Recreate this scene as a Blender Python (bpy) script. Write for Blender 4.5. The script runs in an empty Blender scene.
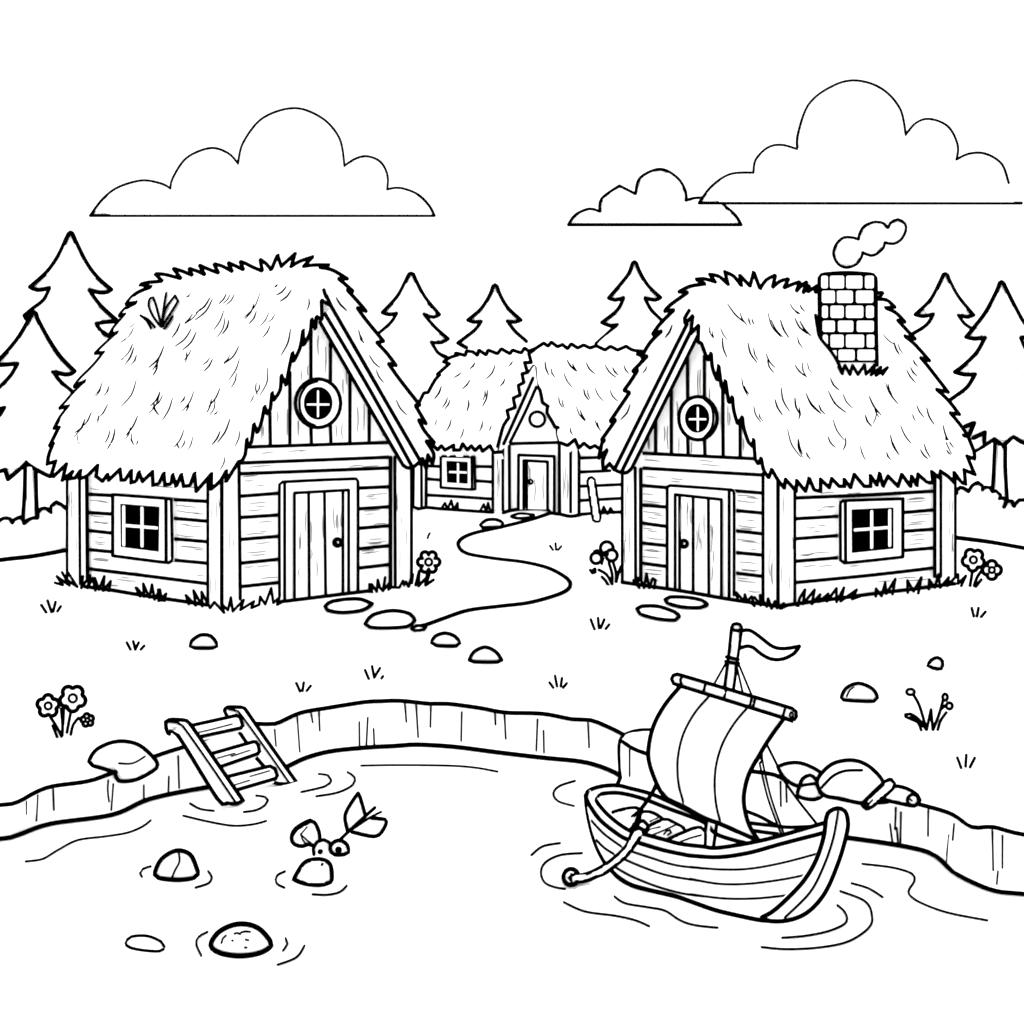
import bpy, bmesh, math, random
from mathutils import Vector
from mathutils.geometry import delaunay_2d_cdt

random.seed(7)
SC = bpy.context.scene
COL = SC.collection

# ------------------------------------------------------------------ camera model
F = 1800.0            # focal length in pixels
CX, HY = 512.0, 330.0  # principal column, horizon row
H = 4.9               # eye height above the yard
ZW = -0.36            # water level
W_ADD, W_MUL = 1.2, 1.02

CROPS = dict(A=(0, 220, 4), B=(200, 220, 4), C=(0, 420, 4), D=(200, 420, 4), E=(400, 240, 4),
             F=(590, 220, 4), G=(768, 200, 4), H=(590, 420, 4), I=(768, 420, 4), J=(0, 620, 4),
             K=(140, 660, 4), L=(380, 600, 4), M=(530, 620, 4), N=(700, 600, 4), O=(540, 750, 4),
             P=(720, 750, 3.368), Q=(100, 768, 4), R=(260, 760, 6.4), T=(400, 420, 4),
             U=(896, 240, 8), V=(896, 440, 8), W=(60, 80, 2.56), X=(550, 60, 2.1603),
             a=(575, 770, 8), b=(690, 760, 6.0235), c=(640, 620, 6.0235), d=(20, 670, 10.24),
             e=(580, 530, 12.8), f=(890, 640, 7.314), g=(40, 440, 5.689), h=(150, 500, 6.827),
             i=(360, 500, 10.24), j=(720, 560, 7.314), k=(850, 520, 6.4), l=(600, 540, 7.314),
             z=(0, 0, 1))


def S(txt):
    """'A 10 20 30 40 B 5 6' -> list of points on the drawing sheet"""
    out, ox, oy, k, buf = [], 0, 0, 1, []
    for t in txt.replace(',', ' ').split():
        if t in CROPS:
            ox, oy, k = CROPS[t]
        else:
            buf.append(float(t))
            if len(buf) == 2:
                out.append((ox + buf[0] / k, oy + buf[1] / k))
                buf = []
    return out


def SS(txt):
    """several strokes separated by ';' - the crop letter carries over"""
    res, cur = [], 'z'
    for s in txt.split(';'):
        s = s.strip()
        if not s:
            continue
        if s.split()[0] in CROPS:
            cur = s.split()[0]
            res.append(S(s))
        else:
            res.append(S(cur + ' ' + s))
        for t in s.split():
            if t in CROPS:
                cur = t
    return res


def ray(p):
    return Vector(((p[0] - CX) / F, 1.0, -(p[1] - HY) / F))


CAM = Vector((0, 0, H))


class Plane:
    def __init__(self, p0, n):
        self.p0, self.n = Vector(p0), Vector(n).normalized()
        if (CAM - self.p0).dot(self.n) < 0:
            self.n = -self.n

    def un(self, p, off=0.0):
        d = ray(p)
        t = ((self.p0 + self.n * off) - CAM).dot(self.n) / d.dot(self.n)
        return CAM + d * t


def ground(p, z=0.0):
    return CAM + ray(p) * ((z - H) / ray(p).z)


GR = Plane((0, 0, 0), (0, 0, 1))
WA = Plane((0, 0, ZW), (0, 0, 1))


def upright(y):
    return Plane((0, y, 0), (0, -1, 0))


class Bank_:
    pass


class Relief:
    """the swelling face of a rounded piece, for lines that lie on it"""

    def __init__(self, surf, hf):
        self.s, self.hf, self.n = surf, hf, surf.n

    def un(self, p, off=0.0):
        return self.s.un(p, off + self.hf(p))


def away(p, d):
    """level offset of d metres straight back from the viewer's side"""
    v = Vector((p.x, p.y, 0)).normalized()
    return v * d


def standing(polys, z=0.0, lift=0.03):
    """upright plane whose lowest traced point touches the ground (or the water)"""
    pts = [p for q in polys for p in q] if isinstance(polys[0], list) else polys
    low = max(p[1] for p in pts)
    return upright(F * (H - z - lift) / (low - HY))


def wall_plane(pa, pb):
    A, B = ground(pa), ground(pb)
    d = (B - A).normalized()
    pl = Plane(A, Vector((d.y, -d.x, 0)))
    pl.d = d
    return pl


def turn(a, b, c):
    u = (b[0] - a[0], b[1] - a[1])
    v = (c[0] - b[0], c[1] - b[1])
    return abs(math.degrees(math.atan2(u[0] * v[1] - u[1] * v[0], u[0] * v[0] + u[1] * v[1])))


def smooth(pts, closed=False, corner=58, step=3.0):
    """Catmull-Rom through the traced points, kept sharp at corners; returns runs split at the corners"""
    pts = [p for i, p in enumerate(pts) if i == 0 or (abs(p[0] - pts[i - 1][0]) + abs(p[1] - pts[i - 1][1])) > 1e-4]
    n = len(pts)
    if closed and n > 2 and abs(pts[0][0] - pts[-1][0]) + abs(pts[0][1] - pts[-1][1]) < 1e-4:
        pts = pts[:-1]
        n -= 1
    if n < 3:
        return [pts]
    idx = range(n) if closed else range(1, n - 1)
    cor = {i for i in idx if turn(pts[i - 1], pts[i], pts[(i + 1) % n]) > corner}
    segs = n if closed else n - 1
    runs, cur = [], []
    start = 0
    if closed and cor:
        start = min(cor)
    for q in range(segs):
        i = (start + q) % n
        j = (i + 1) % n
        p1, p2 = pts[i], pts[j]
        p0 = p1 if (i in cor or (not closed and i == 0)) else pts[i - 1]
        p3 = p2 if (j in cor or (not closed and j == n - 1)) else pts[(j + 1) % n]
        L = math.hypot(p2[0] - p1[0], p2[1] - p1[1])
        m = max(1, min(10, int(L / step)))
        if not cur:
            cur = [p1]
        for k in range(1, m + 1):
            t = k / m
            t2, t3 = t * t, t * t * t
            cur.append(tuple(0.5 * (2 * p1[a] + (p2[a] - p0[a]) * t + (2 * p0[a] - 5 * p1[a] + 4 * p2[a] - p3[a]) * t2
                                    + (3 * p1[a] - p0[a] - 3 * p2[a] + p3[a]) * t3) for a in (0, 1)))
        if j in cor:
            runs.append(cur)
            cur = []
    if cur:
        runs.append(cur)
    return runs


def outline(pts):
    out = []
    for r in smooth(pts, True):
        out += r[:-1] if len(r) > 1 else r
    return out


# ------------------------------------------------------------------ materials
def mat(name, col, rough=0.95):
    m = bpy.data.materials.new(name)
    m.use_nodes = True
    nt = m.node_tree
    nt.nodes.clear()
    o = nt.nodes.new('ShaderNodeOutputMaterial')
    b = nt.nodes.new('ShaderNodeBsdfDiffuse')
    b.inputs['Roughness'].default_value = 0.0
    if len(col) == 2:       # faint paper tooth: two close tones mixed by a fine noise
        tc = nt.nodes.new('ShaderNodeTexCoord')
        nz = nt.nodes.new('ShaderNodeTexNoise')
        nz.inputs['Scale'].default_value = 4.0
        mx = nt.nodes.new('ShaderNodeMix')
        mx.data_type = 'RGBA'
        mx.inputs[6].default_value = (*col[0], 1)
        mx.inputs[7].default_value = (*col[1], 1)
        nt.links.new(tc.outputs['Object'], nz.inputs['Vector'])
        nt.links.new(nz.outputs['Fac'], mx.inputs[0])
        nt.links.new(mx.outputs[2], b.inputs['Color'])
    else:
        b.inputs['Color'].default_value = (*col, 1)
    nt.links.new(b.outputs[0], o.inputs[0])
    return m


WHITE, INK, GREY = 0, 1, 2
MATS = [mat('white_paper_finish', ((.93, .93, .93), (.95, .95, .95))), mat('black_ink', (0, 0, 0)), mat('grey_pencil', (.13, .128, .125))]

LOC = {}


class MB:
    """collects solid pieces and their inked lines, then links them as one mesh object"""

    def __init__(self):
        self.v, self.f, self.m = [], [], []

    # a solid piece traced as an outline and laid on a real surface
    def fill(self, poly, surf, thick=0.12, off=0.0, puff=None, back=True, m=WHITE, ext=None, flat=False, grid=None, raw=False):
        o2 = list(poly) if raw else outline(poly)
        n = len(o2)
        xs, ys = [p[0] for p in o2], [p[1] for p in o2]
        inner = []
        segs = [(o2[i], o2[(i + 1) % n]) for i in range(n)]

        def dist(p):
            best = 1e9
            for (ax, ay), (bx, by) in segs:
                dx, dy = bx - ax, by - ay
                L = dx * dx + dy * dy
                t = 0 if L == 0 else max(0, min(1, ((p[0] - ax) * dx + (p[1] - ay) * dy) / L))
                q = (p[0] - ax - t * dx) ** 2 + (p[1] - ay - t * dy) ** 2
                best = min(best, q)
            return math.sqrt(best)

        def inside(p):
            c = False
            for (ax, ay), (bx, by) in segs:
                if (ay > p[1]) != (by > p[1]) and p[0] < (bx - ax) * (p[1] - ay) / (by - ay) + ax:
                    c = not c
            return c

        if puff is not None or grid:
            st = grid or max(0.6, min(max(xs) - min(xs), max(ys) - min(ys)) / 9)
            y = min(ys) + st / 2
            while y < max(ys):
                x = min(xs) + st / 2
                while x < max(xs):
                    if inside((x, y)) and dist((x, y)) > st * 0.3:
                        inner.append((x, y))
                    x += st
                y += st
        V2, E2, F2, *_ = delaunay_2d_cdt([Vector(p) for p in o2 + inner], [], [list(range(n))], 1, 1e-5)
        V2 = [(p.x, p.y) for p in V2]
        D = 1.0
        hs = [0.0] * len(V2)
        if puff is not None:
            ds = [0 if dist(p) < 1e-3 else dist(p) for p in V2]
            D = max(ds) or 1.0
            mid = surf.un((sum(xs) / n, sum(ys) / n), off)
            T = D * mid.y / F * puff
            IN = min(3.0, .4 * D)
            rise = lambda d: T * math.sqrt(max(0, 1 - (1 - min(1, max(0, d - IN) / max(.5, D - IN))) ** 2))
            hs = [rise(d) for d in ds]
            self.relief = Relief(surf, lambda p: off + (rise(dist(p)) if inside(p) else 0))
        nn = surf.n
        front = [surf.un(p, off + h) for p, h in zip(V2, hs)]
        base = len(self.v)
        self.v += front
        for t in F2:
            self.f.append([base + k for k in t])
            self.m.append(m)
        if not back:
            return
        e = ext if ext is not None else nn * (-thick)
        if puff is not None and not flat:
            bk = [surf.un(p, off - h - 0.002) for p, h in zip(V2, hs)]
        else:
            bk = [p + e for p in front]
        b2 = len(self.v)
        self.v += bk
        cnt = {}
        for t in F2:
            self.f.append([b2 + k for k in reversed(t)])
            self.m.append(m)
            for i in range(len(t)):
                a, b = t[i], t[(i + 1) % len(t)]
                cnt[(a, b)] = 1
        for (a, b) in cnt:
            if (b, a) not in cnt:
                self.f.append([base + b, base + a, b2 + a, b2 + b])
                self.m.append(m)

    # one round black line laid on a surface, w = its width on the sheet
    def line(self, pts, surf, w=3.0, off=0.0, m=INK, closed=False, taper=0, sides=6, raw=False, corner=58, lift=None, band=True):
        for run in ([pts] if raw else smooth(pts, closed, corner)):
            P = []
            for p in run:
                q = surf.un(p, off) if not callable(surf) else surf(p)
                if lift:
                    q = q + Vector((0, 0, lift))
                P.append(q)
            self.tube(P, w, m, taper, sides, nrm=(None if not band or isinstance(surf, (Relief, Bank_)) or surf.n.z > .9 else surf.n), closed=closed and len(smooth(pts, closed, corner)) == 1)

    def tube(self, P, w, m=INK, taper=0, sides=6, closed=False, real=False, nrm=None):
        P = [p for i, p in enumerate(P) if i == 0 or (p - P[i - 1]).length > 1e-5]
        if len(P) < 2:
            if not P:
                return
            P = [P[0], P[0] + Vector((1e-3, 0, 0))]
        if closed and (P[0] - P[-1]).length < 1e-4:
            P = P[:-1]
        n = len(P)
        k = W_MUL
        r = [(w if real else (w * k + min(W_ADD, 0.55 + .5 * w)) / 2 * p.y / F) for p in P]
        if taper:
            for i in range(n):
                t = i / (n - 1)
                r[i] *= 0.6 + 0.4 * math.sin(math.pi * min(1, max(0, t))) if taper == 2 else (1 - 0.6 * t)
        rings = []
        tang = []
        for i in range(n):
            a = P[i - 1] if (i > 0 or closed) else P[i]
            b = P[(i + 1) % n] if (i < n - 1 or closed) else P[i]
            t = (b - a)
            tang.append(t.normalized() if t.length > 1e-9 else Vector((1, 0, 0)))
        ref = Vector((0.1, -1, 0.17))

        def ring(c, t, rad):
            u = t.cross(ref)
            if u.length < 1e-3:
                u = t.cross(Vector((1, 0, 0)))
            u.normalize()
            v = t.cross(u).normalized()
            ra = rb = rad
            if nrm is not None:      # a flat inked band lying on its surface
                a2 = t.cross(nrm)
                if a2.length > .3:
                    a2.normalize()
                    view = (c - CAM).normalized()
                    up = t.cross(view)
                    fac = abs(a2.dot(up.normalized())) if up.length > .2 else 0
                    if fac > .5:
                        u, v = a2, t.cross(a2).normalized()
                        ra, rb = rad / fac, rad * .3
            s = len(self.v)
            for q in range(sides):
                an = 2 * math.pi * q / sides
                self.v.append(c + u * math.cos(an) * ra + v * math.sin(an) * rb)
            return s

        if not closed:
            rings.append(ring(P[0] - tang[0] * r[0] * 0.92, tang[0], r[0] * 0.38))
            rings.append(ring(P[0] - tang[0] * r[0] * 0.55, tang[0], r[0] * 0.84))
        for i in range(n):
            rings.append(ring(P[i], tang[i], r[i]))
        if not closed:
            rings.append(ring(P[-1] + tang[-1] * r[-1] * 0.55, tang[-1], r[-1] * 0.84))
            rings.append(ring(P[-1] + tang[-1] * r[-1] * 0.92, tang[-1], r[-1] * 0.38))
        pairs = list(zip(rings, rings[1:])) + ([(rings[-1], rings[0])] if closed else [])
        for a, b in pairs:
            for q in range(sides):
                q2 = (q + 1) % sides
                self.f.append([a + q, a + q2, b + q2, b + q])
                self.m.append(m)
        if not closed:
            self.f.append([rings[0] + q for q in reversed(range(sides))])
            self.m.append(m)
            self.f.append([rings[-1] + q for q in range(sides)])
            self.m.append(m)

    def lines(self, txt, surf, w=3.0, **k):
        for s in SS(txt):
            self.line(s, surf, w, **k)

    def disc(self, c, r, surf, off=0.0, m=INK, ry=None, thick=0.03):
        self.fill(ell(c, r, ry), surf, thick, off, m=m, raw=True)

    # thin grey wood grain inside a traced rectangle
    def grain(self, txt, surf, n=3, off=0.0, vert=False, w=0.38, ln=(7, 22)):
        for q in SS(txt):
            (x0, y0), (x1, y1) = q[0], q[1]
            sl = (q[2][1] - q[2][0] if False else 0)
            slope = GRAIN_SLOPE[0]
            for _ in range(n):
                L = random.uniform(*ln)
                if vert:
                    L = min(L * 1.3, (y1 - y0) * .8)
                    x = random.uniform(x0, x1)
                    y = random.uniform(y0, max(y0 + .1, y1 - L))
                    c = random.uniform(-.8, .8)
                    s = [(x, y), (x + c, y + L * .5), (x + random.uniform(-.4, .4), y + L)]
                else:
                    L = min(L, (x1 - x0) * .8)
                    x = random.uniform(x0, max(x0 + .1, x1 - L))
                    y = random.uniform(y0, y1)
                    c = random.uniform(-.7, .7)
                    s = [(x, y), (x + L * .5, y + slope * L * .5 + c), (x + L, y + slope * L)]
                self.line(s, surf, w, off, m=GREY, taper=2, sides=4)

    def build(self, name, parent=None):
        me = bpy.data.meshes.new(name)
        if parent is not None:
            loc = LOC[parent.name]
        else:
            n = len(self.v)
            loc = Vector((sum(p.x for p in self.v) / n, sum(p.y for p in self.v) / n, min(p.z for p in self.v)))
        me.from_pydata([p - loc for p in self.v], [], self.f)
        used = sorted(set(self.m))
        for k in used:
            me.materials.append(MATS[k])
        remap = {k: i for i, k in enumerate(used)}
        me.polygons.foreach_set('material_index', [remap[k] for k in self.m])
        me.validate()
        bm = bmesh.new()
        bm.from_mesh(me)
        bmesh.ops.recalc_face_normals(bm, faces=bm.faces)
        bm.to_mesh(me)
        bm.free()
        o = bpy.data.objects.new(name, me)
        COL.objects.link(o)
        if parent is not None:
            o.parent = parent
        else:
            o.location = loc
        LOC[o.name] = loc
        return o


GRAIN_SLOPE = [0.0]


def ell(c, rx, ry=None, n=28):
    ry = rx if ry is None else ry
    return [(c[0] + rx * math.cos(2 * math.pi * i / n), c[1] + ry * math.sin(2 * math.pi * i / n)) for i in range(n)]


def tag(o, label, cat, group=None):
    o['label'] = label
    o['category'] = cat
    if group:
        o['group'] = group
    return o


def root(name, loc, label, cat, group=None):
    o = bpy.data.objects.new(name, None)
    COL.objects.link(o)
    o.location = loc
    o.empty_display_size = 0.3
    LOC[o.name] = Vector(loc)
    return tag(o, label, cat, group)


def structure(o):
    o['kind'] = 'structure'
    return o

# ================================================================== SETTING
# shoreline as traced: top edge of the bank and its foot at the water
TOP = S('z -900 820 -300 812 -60 808 J 0 740 70 728 140 690 210 665 350 645 440 615 620 545 735 508 K 200 345 270 310 360 275 470 255 540 255 640 212 760 190 900 168 '
        'L 0 405 80 403 200 415 270 415 400 432 500 450 650 455 770 477 840 480 900 502 980 542 z 650 752 700 766 N 205 685 300 700 345 722 400 745 480 770 560 795 650 810 740 808 '
        'z 898 800 922 805 951.6 814 972 827 993 827 1024 834.6 1100 845 1400 860 2200 880')
FOOT = S('z -900 850 -300 846 -60 841 J 0 875 70 860 200 815 450 778 600 715 830 668 K 400 493 500 462 590 425 660 392 760 365 900 350 1024 343 '
         'L 150 578 300 587 480 610 650 630 800 645 880 665 940 690 965 705 z 660 792 740 818 800 832 847.7 837.6 898 845 928 852 942 861 952 871 972 882 996 891 1024 894 1100 902 1400 920 2200 940')


def at_x(line, x):
    for a, b in zip(line, line[1:]):
        if a[0] <= x <= b[0]:
            t = 0 if b[0] == a[0] else (x - a[0]) / (b[0] - a[0])
            return a[1] + (b[1] - a[1]) * t
    return line[-1][1]


def flat(runs):
    out = []
    for r in runs:
        out += r
    return out


TOPS = flat(smooth(TOP, step=6))
FOOTS = flat(smooth(FOOT, step=6))


class Bank(Bank_):
    n = Vector((0, -1, 0))

    def un(self, p, off=0.0):
        yt, yb = at_x(TOPS, p[0]), at_x(FOOTS, p[0])
        t = max(0, min(1, (p[1] - yt) / (yb - yt)))
        return ground((p[0], yt)).lerp(ground((p[0], yb), ZW), t) + Vector((0, -off, 0))


BANK = Bank()

g = MB()
cols = sorted({round(p[0], 2) for p in TOPS} | {round(p[0], 2) for p in FOOTS})
rows = []
for x in cols:
    yt, yb = at_x(TOPS, x), at_x(FOOTS, x)
    t3 = ground((x, yt))
    far = ground((x, 330.9))
    f3 = ground((x, yb), ZW - 0.3)
    rows.append((len(g.v)))
    g.v += [far, ground((x, 420)), ground((x, 520)), t3, ground((x, yb), ZW), ground((x, yb), ZW) + Vector((0, 0, -.6))]
for a, b in zip(rows, rows[1:]):
    for k in range(5):
        g.f.append([a + k, b + k, b + k + 1, a + k + 1])
        g.m.append(WHITE)
g.line(S('z -250 592 -80 571 0 560 C 130 545 268 520'), GR, 3.6, 0.12)
g.line(S('z 955 537.5 990 542 1024 548 1100 561 1300 600'), GR, 3.6, 0.12)
cut = TOPS
def part_of(line, x0, x1):
    return [p for p in line if x0 <= p[0] <= x1]
g.line(part_of(TOPS, -300, 650), GR, 3.4, 0.03, raw=True)
g.line(part_of(TOPS, 640, 1400), GR, 3.4, 0.03, raw=True)
g.line(part_of(FOOTS, -300, 622), WA, 3.5, 0.03, raw=True)
g.line(part_of(FOOTS, 640, 1400), WA, 3.6, 0.03, raw=True)
g.lines('J 107 725 107 775;153 700 148 800;215 675 218 758;435 640 433 680 438 725;455 655 447 758;577 660 577 718;677 625 675 690;714 543 718 670;'
        'K 540 278 545 345;630 228 640 367;685 210 692 250;717 205 720 283;878 248 879 340;912 230 906 340;935 275 938 338;'
        'L 100 412 106 488;145 418 153 548;204 422 202 508;327 448 325 563;460 452 462 498;498 455 503 555;630 477 625 602;654 522 656 610;832 490 836 590;'
        'N 320 725 322 825;343 738 345 808;782 828 778 915;802 848 800 970;758 895 768 968;785 910 790 968;911 838 910 942;994 940 985 1020;1014 895 1008 960;'
        'P 770 287 762 375;787 248 783 303;915 268 918 405;949 287 949 397;934 408 930 450', BANK, 1.15, off=0.02, sides=5)
structure(g.build('ground'))

wtr = MB()
wtr.v += [Vector((-400, -60, ZW)), Vector((400, -60, ZW)), Vector((400, 24.5, ZW)), Vector((-400, 24.5, ZW))]
wtr.f.append([0, 1, 2, 3])
wtr.m.append(WHITE)
wtr.lines('K 200 573 240 595 295 603;465 542 500 547 512 560 500 580 465 600 415 608;173 622 270 645 370 662 450 657 505 643;715 455 752 461 765 480 740 505 645 528;'
          '830 448 858 468 850 500 790 530 705 545;885 422 1024 420 L 270 662 380 670 470 686;'
          'J 103 965 170 955 230 920 310 880 420 865 510 850 570 825 603 800;'
          'Q 203 393 172 403 160 420 168 435;432 412 447 435 435 460 382 478;430 655 395 675 385 705 405 750;742 680 750 702 732 730;818 710 785 757 710 787;'
          '740 413 708 430 706 460 738 478;987 470 960 495 910 507 850 505;'
          'L 780 723 715 745 693 775 715 805 775 823;720 972 650 985 605 1020;'
          'O 168 412 80 420 20 450 3 490 20 530 60 548 100 555;95 608 180 645 300 662 380 680 437 704;298 585 340 612 430 628 500 642 560 680 620 700 710 710;'
          'P 210 632 290 625 370 608 425 580 420 545 395 522;140 663 220 670 330 665 430 645 500 600 512 560 490 510 405 475;443 448 500 465 548 495;'
          '480 383 580 395 645 415 655 440 635 475 660 505 760 545 900 573', WA, 1.55, off=0.014, sides=5, corner=110)
structure(wtr.build('water'))

# the winding footpath: a thin trodden sheet with its inked edge
PATH = S('T 605 372 520 400 400 430 290 455 240 480 235 505 270 535 380 555 500 570 600 595 670 635 680 665 640 695 520 730 400 745 270 762 170 795 100 820 65 825')
p_ = MB()
pp = flat(smooth(PATH, corner=170))
a_ = len(p_.v)
for q in pp:
    c = ground(q, 0.004)
    p_.v += [c, c + Vector((-0.75, 0.12, 0))]
for i in range(len(pp) - 1):
    p_.f.append([a_ + 2 * i, a_ + 2 * i + 2, a_ + 2 * i + 3, a_ + 2 * i + 1])
    p_.m.append(WHITE)
p_.line(PATH, GR, 3.2, 0.03, corner=170)
structure(p_.build('path'))

# ================================================================== CLOUDS
def cloud(poly, ink, y, label, w=2.5):
    b = MB()
    pl = upright(y)
    b.fill(S(poly), pl, puff=0.8)
    for s in SS(ink):
        b.line(s, b.relief, w, off=.2, sides=5)
    return tag(b.build('cloud'), label, 'cloud')


c1 = 'W 78 347 110 305 150 275 210 258 260 266 283 279 290 250 325 200 385 175 430 188 456 215 470 160 520 98 600 73 670 98 715 150 728 221 755 203 785 196 820 210 838 245 837 281 870 277 915 293 945 322 958 347'
cloud(c1, c1 + ' 78 347', 420, 'broad cloud on the left with five rounded humps above a flat base')
cloud('X 40 356 55 335 85 322 108 328 112 300 150 272 185 290 195 255 238 236 275 255 293 285 293 304 310 299 345 298 372 311 400 335 413 356',
      'X 330 298 310 299 293 304 293 285 275 255 238 236 195 255 185 290 150 272 112 300 108 328 85 322 55 335 40 356 413 356 400 335 372 311', 430,
      'smallest cloud, its right end tucked behind the big right cloud')
cloud('X 322 308 350 272 390 247 440 244 445 215 470 190 500 184 535 194 536 160 560 95 610 57 660 45 715 62 755 105 768 163 790 137 820 128 860 145 880 185 877 216 905 203 940 203 975 225 990 265 1005 309',
      'X 322 308 350 272 390 247 440 244 445 215 470 190 500 184 535 194 536 160 560 95 610 57 660 45 715 62 755 105 768 163 790 137 820 128 860 145 880 185 877 216 905 203 940 203 975 225 990 265;322 309 1018 309', 410,
      'largest cloud, upper right, open at its right end over a long flat base')

# ================================================================== TREES
def tree(crown, inks, y, label, trunk=None, trunk_ink=None, w=2.7, group='fir trees behind the cottages', name='fir_tree'):
    pl = upright(y)
    cp = [p for p in S(crown)]
    base = ground((sum(p[0] for p in cp) / len(cp), HY + F * H / y))
    r = root(name, base, label, 'tree', group)
    b = MB()
    b.fill(cp, pl, puff=0.75)
    for s in SS(inks):
        b.line(s, b.relief, w + .7, off=.06)
    b.build('crown', r)
    t = MB()
    if trunk:
        t.fill(S(trunk), pl, puff=0.9, off=0.0)
        for s in SS(trunk_ink):
            t.line(s, t.relief, w + .3, off=.02)
    else:
        xs = sorted(p[0] for p in cp)
        mid, low = cp[0][0], max(p[1] for p in cp)
        by = HY + F * H / y
        t.fill([(mid - 3, low - 4), (mid + 3, low - 4), (mid + 3, by), (mid - 3, by)], pl, puff=0.9)
        t.line([(mid - 3, low - 4), (mid - 3, by)], pl, w)
        t.line([(mid + 3, low - 4), (mid + 3, by)], pl, w)
    t.build('trunk', r)
    return r


tree('A 282 50 300 80 345 170 390 230 445 278 400 290 355 280 400 340 465 400 425 408 385 413 400 440 450 480 520 860 300 900 40 860 105 395 98 382 130 355 175 320 200 272 150 280 120 268 190 205 235 140 265 75',
     'A 105 395 98 382 130 355 175 320 200 272 150 280 120 268 190 205 235 140 265 75 275 55 282 50 290 55 300 80 345 170 390 230 445 278 430 288 400 290 355 280 400 340 465 400;480 404 425 408 385 413 400 440 440 468', 54,
     'tallest fir tree, rising behind the thatch of the left cottage', w=2.9)
tree('A 135 368 150 395 190 470 240 545 298 605 260 618 213 607 240 645 292 690 420 860 C 300 260 200 225 150 200 105 170 75 200 32 237 20 198 0 205 -90 215 A -140 980 -60 900 0 780 18 750 0 755 -90 760 0 668 45 620 70 575 0 580 -60 590 0 555 70 475 120 390',
     'A -60 600 0 555 70 475 120 390 128 372 135 368 144 374 150 395 190 470 240 545 298 605 285 615 260 618 213 607 240 645 292 690;A -90 668 -20 585 0 580 -60 592 -60 600;A 0 580 70 575 45 620 0 668; A -90 755 0 755 18 750 0 780;C 215 222 200 225 150 200 105 170 75 200 32 237 20 198 0 205', 46,
     'fir tree at the left edge with a bare straight trunk behind the bush', 'C 100 172 143 172 146 300 150 430 90 430 96 300', 'C 101 175 98 300 91 398;143 200 145 300 149 392', w=3.0)
tree('B 845 213 865 245 900 310 957 378 935 388 895 378 940 430 992 475 965 490 925 488 950 530 1010 600 1040 860 640 860 640 520 722 448 765 410 787 375 755 378 730 370 790 305 825 240',
     'B 715 455 765 410 787 375 755 378 730 370 790 305 825 240 837 216 845 213 853 217 865 245 900 310 957 378 935 388 895 378 940 430 992 475 965 490 925 488 950 530 985 548', 62,
     'fir tree right beside the right slope of the left cottage roof', w=2.5)
tree('E 380 180 400 220 430 270 483 320 460 328 430 325 460 365 505 405 600 520 180 520 240 420 235 410 300 360 325 325 295 328 272 320 325 275 360 220',
     'E 265 430 232 412 300 360 325 325 295 328 272 320 325 275 360 220 372 186 380 180 388 186 400 220 430 270 483 320 460 328 430 325 460 365 505 405', 64,
     'shortest fir tree, above the middle cottage, its hem just over the ridge', w=2.5)
tree('F 178 168 195 200 230 260 282 310 260 320 218 312 245 360 290 405 420 560 0 580 20 490 108 420 80 423 48 410 110 360 135 312 100 320 75 312 120 260 155 215',
     'F 25 495 70 455 108 420 80 423 48 410 110 360 135 312 100 320 75 312 120 260 155 215 171 172 178 168 186 174 195 200 230 260 282 310 260 320 218 312 245 360 290 405', 60,
     'fir tree left of the right cottage roof, above the end of the middle roof', w=2.5)
tree('G 710 295 725 320 760 385 822 460 800 468 760 460 785 495 810 513 834 532 900 640 900 940 560 940 540 560 635 500 663 455 620 465 590 458 650 400 690 325',
     'G 580 535 635 500 663 455 620 465 590 458 650 400 690 325 702 298 710 295 718 300 725 320 760 385 822 460 800 468 760 460 785 495 820 518', 60,
     'fir tree on the right, half hidden by the bigger fir at the right edge', w=2.6)
tree('G 935 328 950 350 990 430 1024 490 1075 545 1010 552 1060 650 1120 690 1030 700 1110 800 1160 860 I 1024 92 980 65 940 105 905 75 862 105 825 125 G 700 1000 725 803 765 775 800 745 828 697 785 698 748 688 785 660 835 610 868 550 825 555 793 548 820 515 870 450 915 365',
     'G 725 803 765 775 800 745 828 697 785 698 748 688 785 660 835 610 868 550 825 555 793 548 820 515 870 450 915 365 927 332 935 328 943 334 950 350 990 430 1024 490 1075 545 1010 552 1060 650 1120 690 1030 700 1110 800 1160 860 I 1150 20 1090 60 1024 92;I 790 25 825 12 803 64;I 822 72 868 50 862 105;I 822 126 862 103 905 75 940 105 980 65 1024 92 1060 75', 50,
     'fir tree at the right edge with a bare straight trunk behind the bush', 'I 905 80 950 95 950 200 958 330 890 330 903 200', 'I 908 78 903 200 897 290;950 105 950 200 957 322', w=2.9)

def bush(poly, ink, label):
    b = MB()
    pl = standing(S(poly))
    b.fill(S(poly), pl, puff=0.7)
    b.line(S(ink), b.relief, 3.0, off=.03)
    tag(b.build('bush'), label, 'bush')

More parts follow.
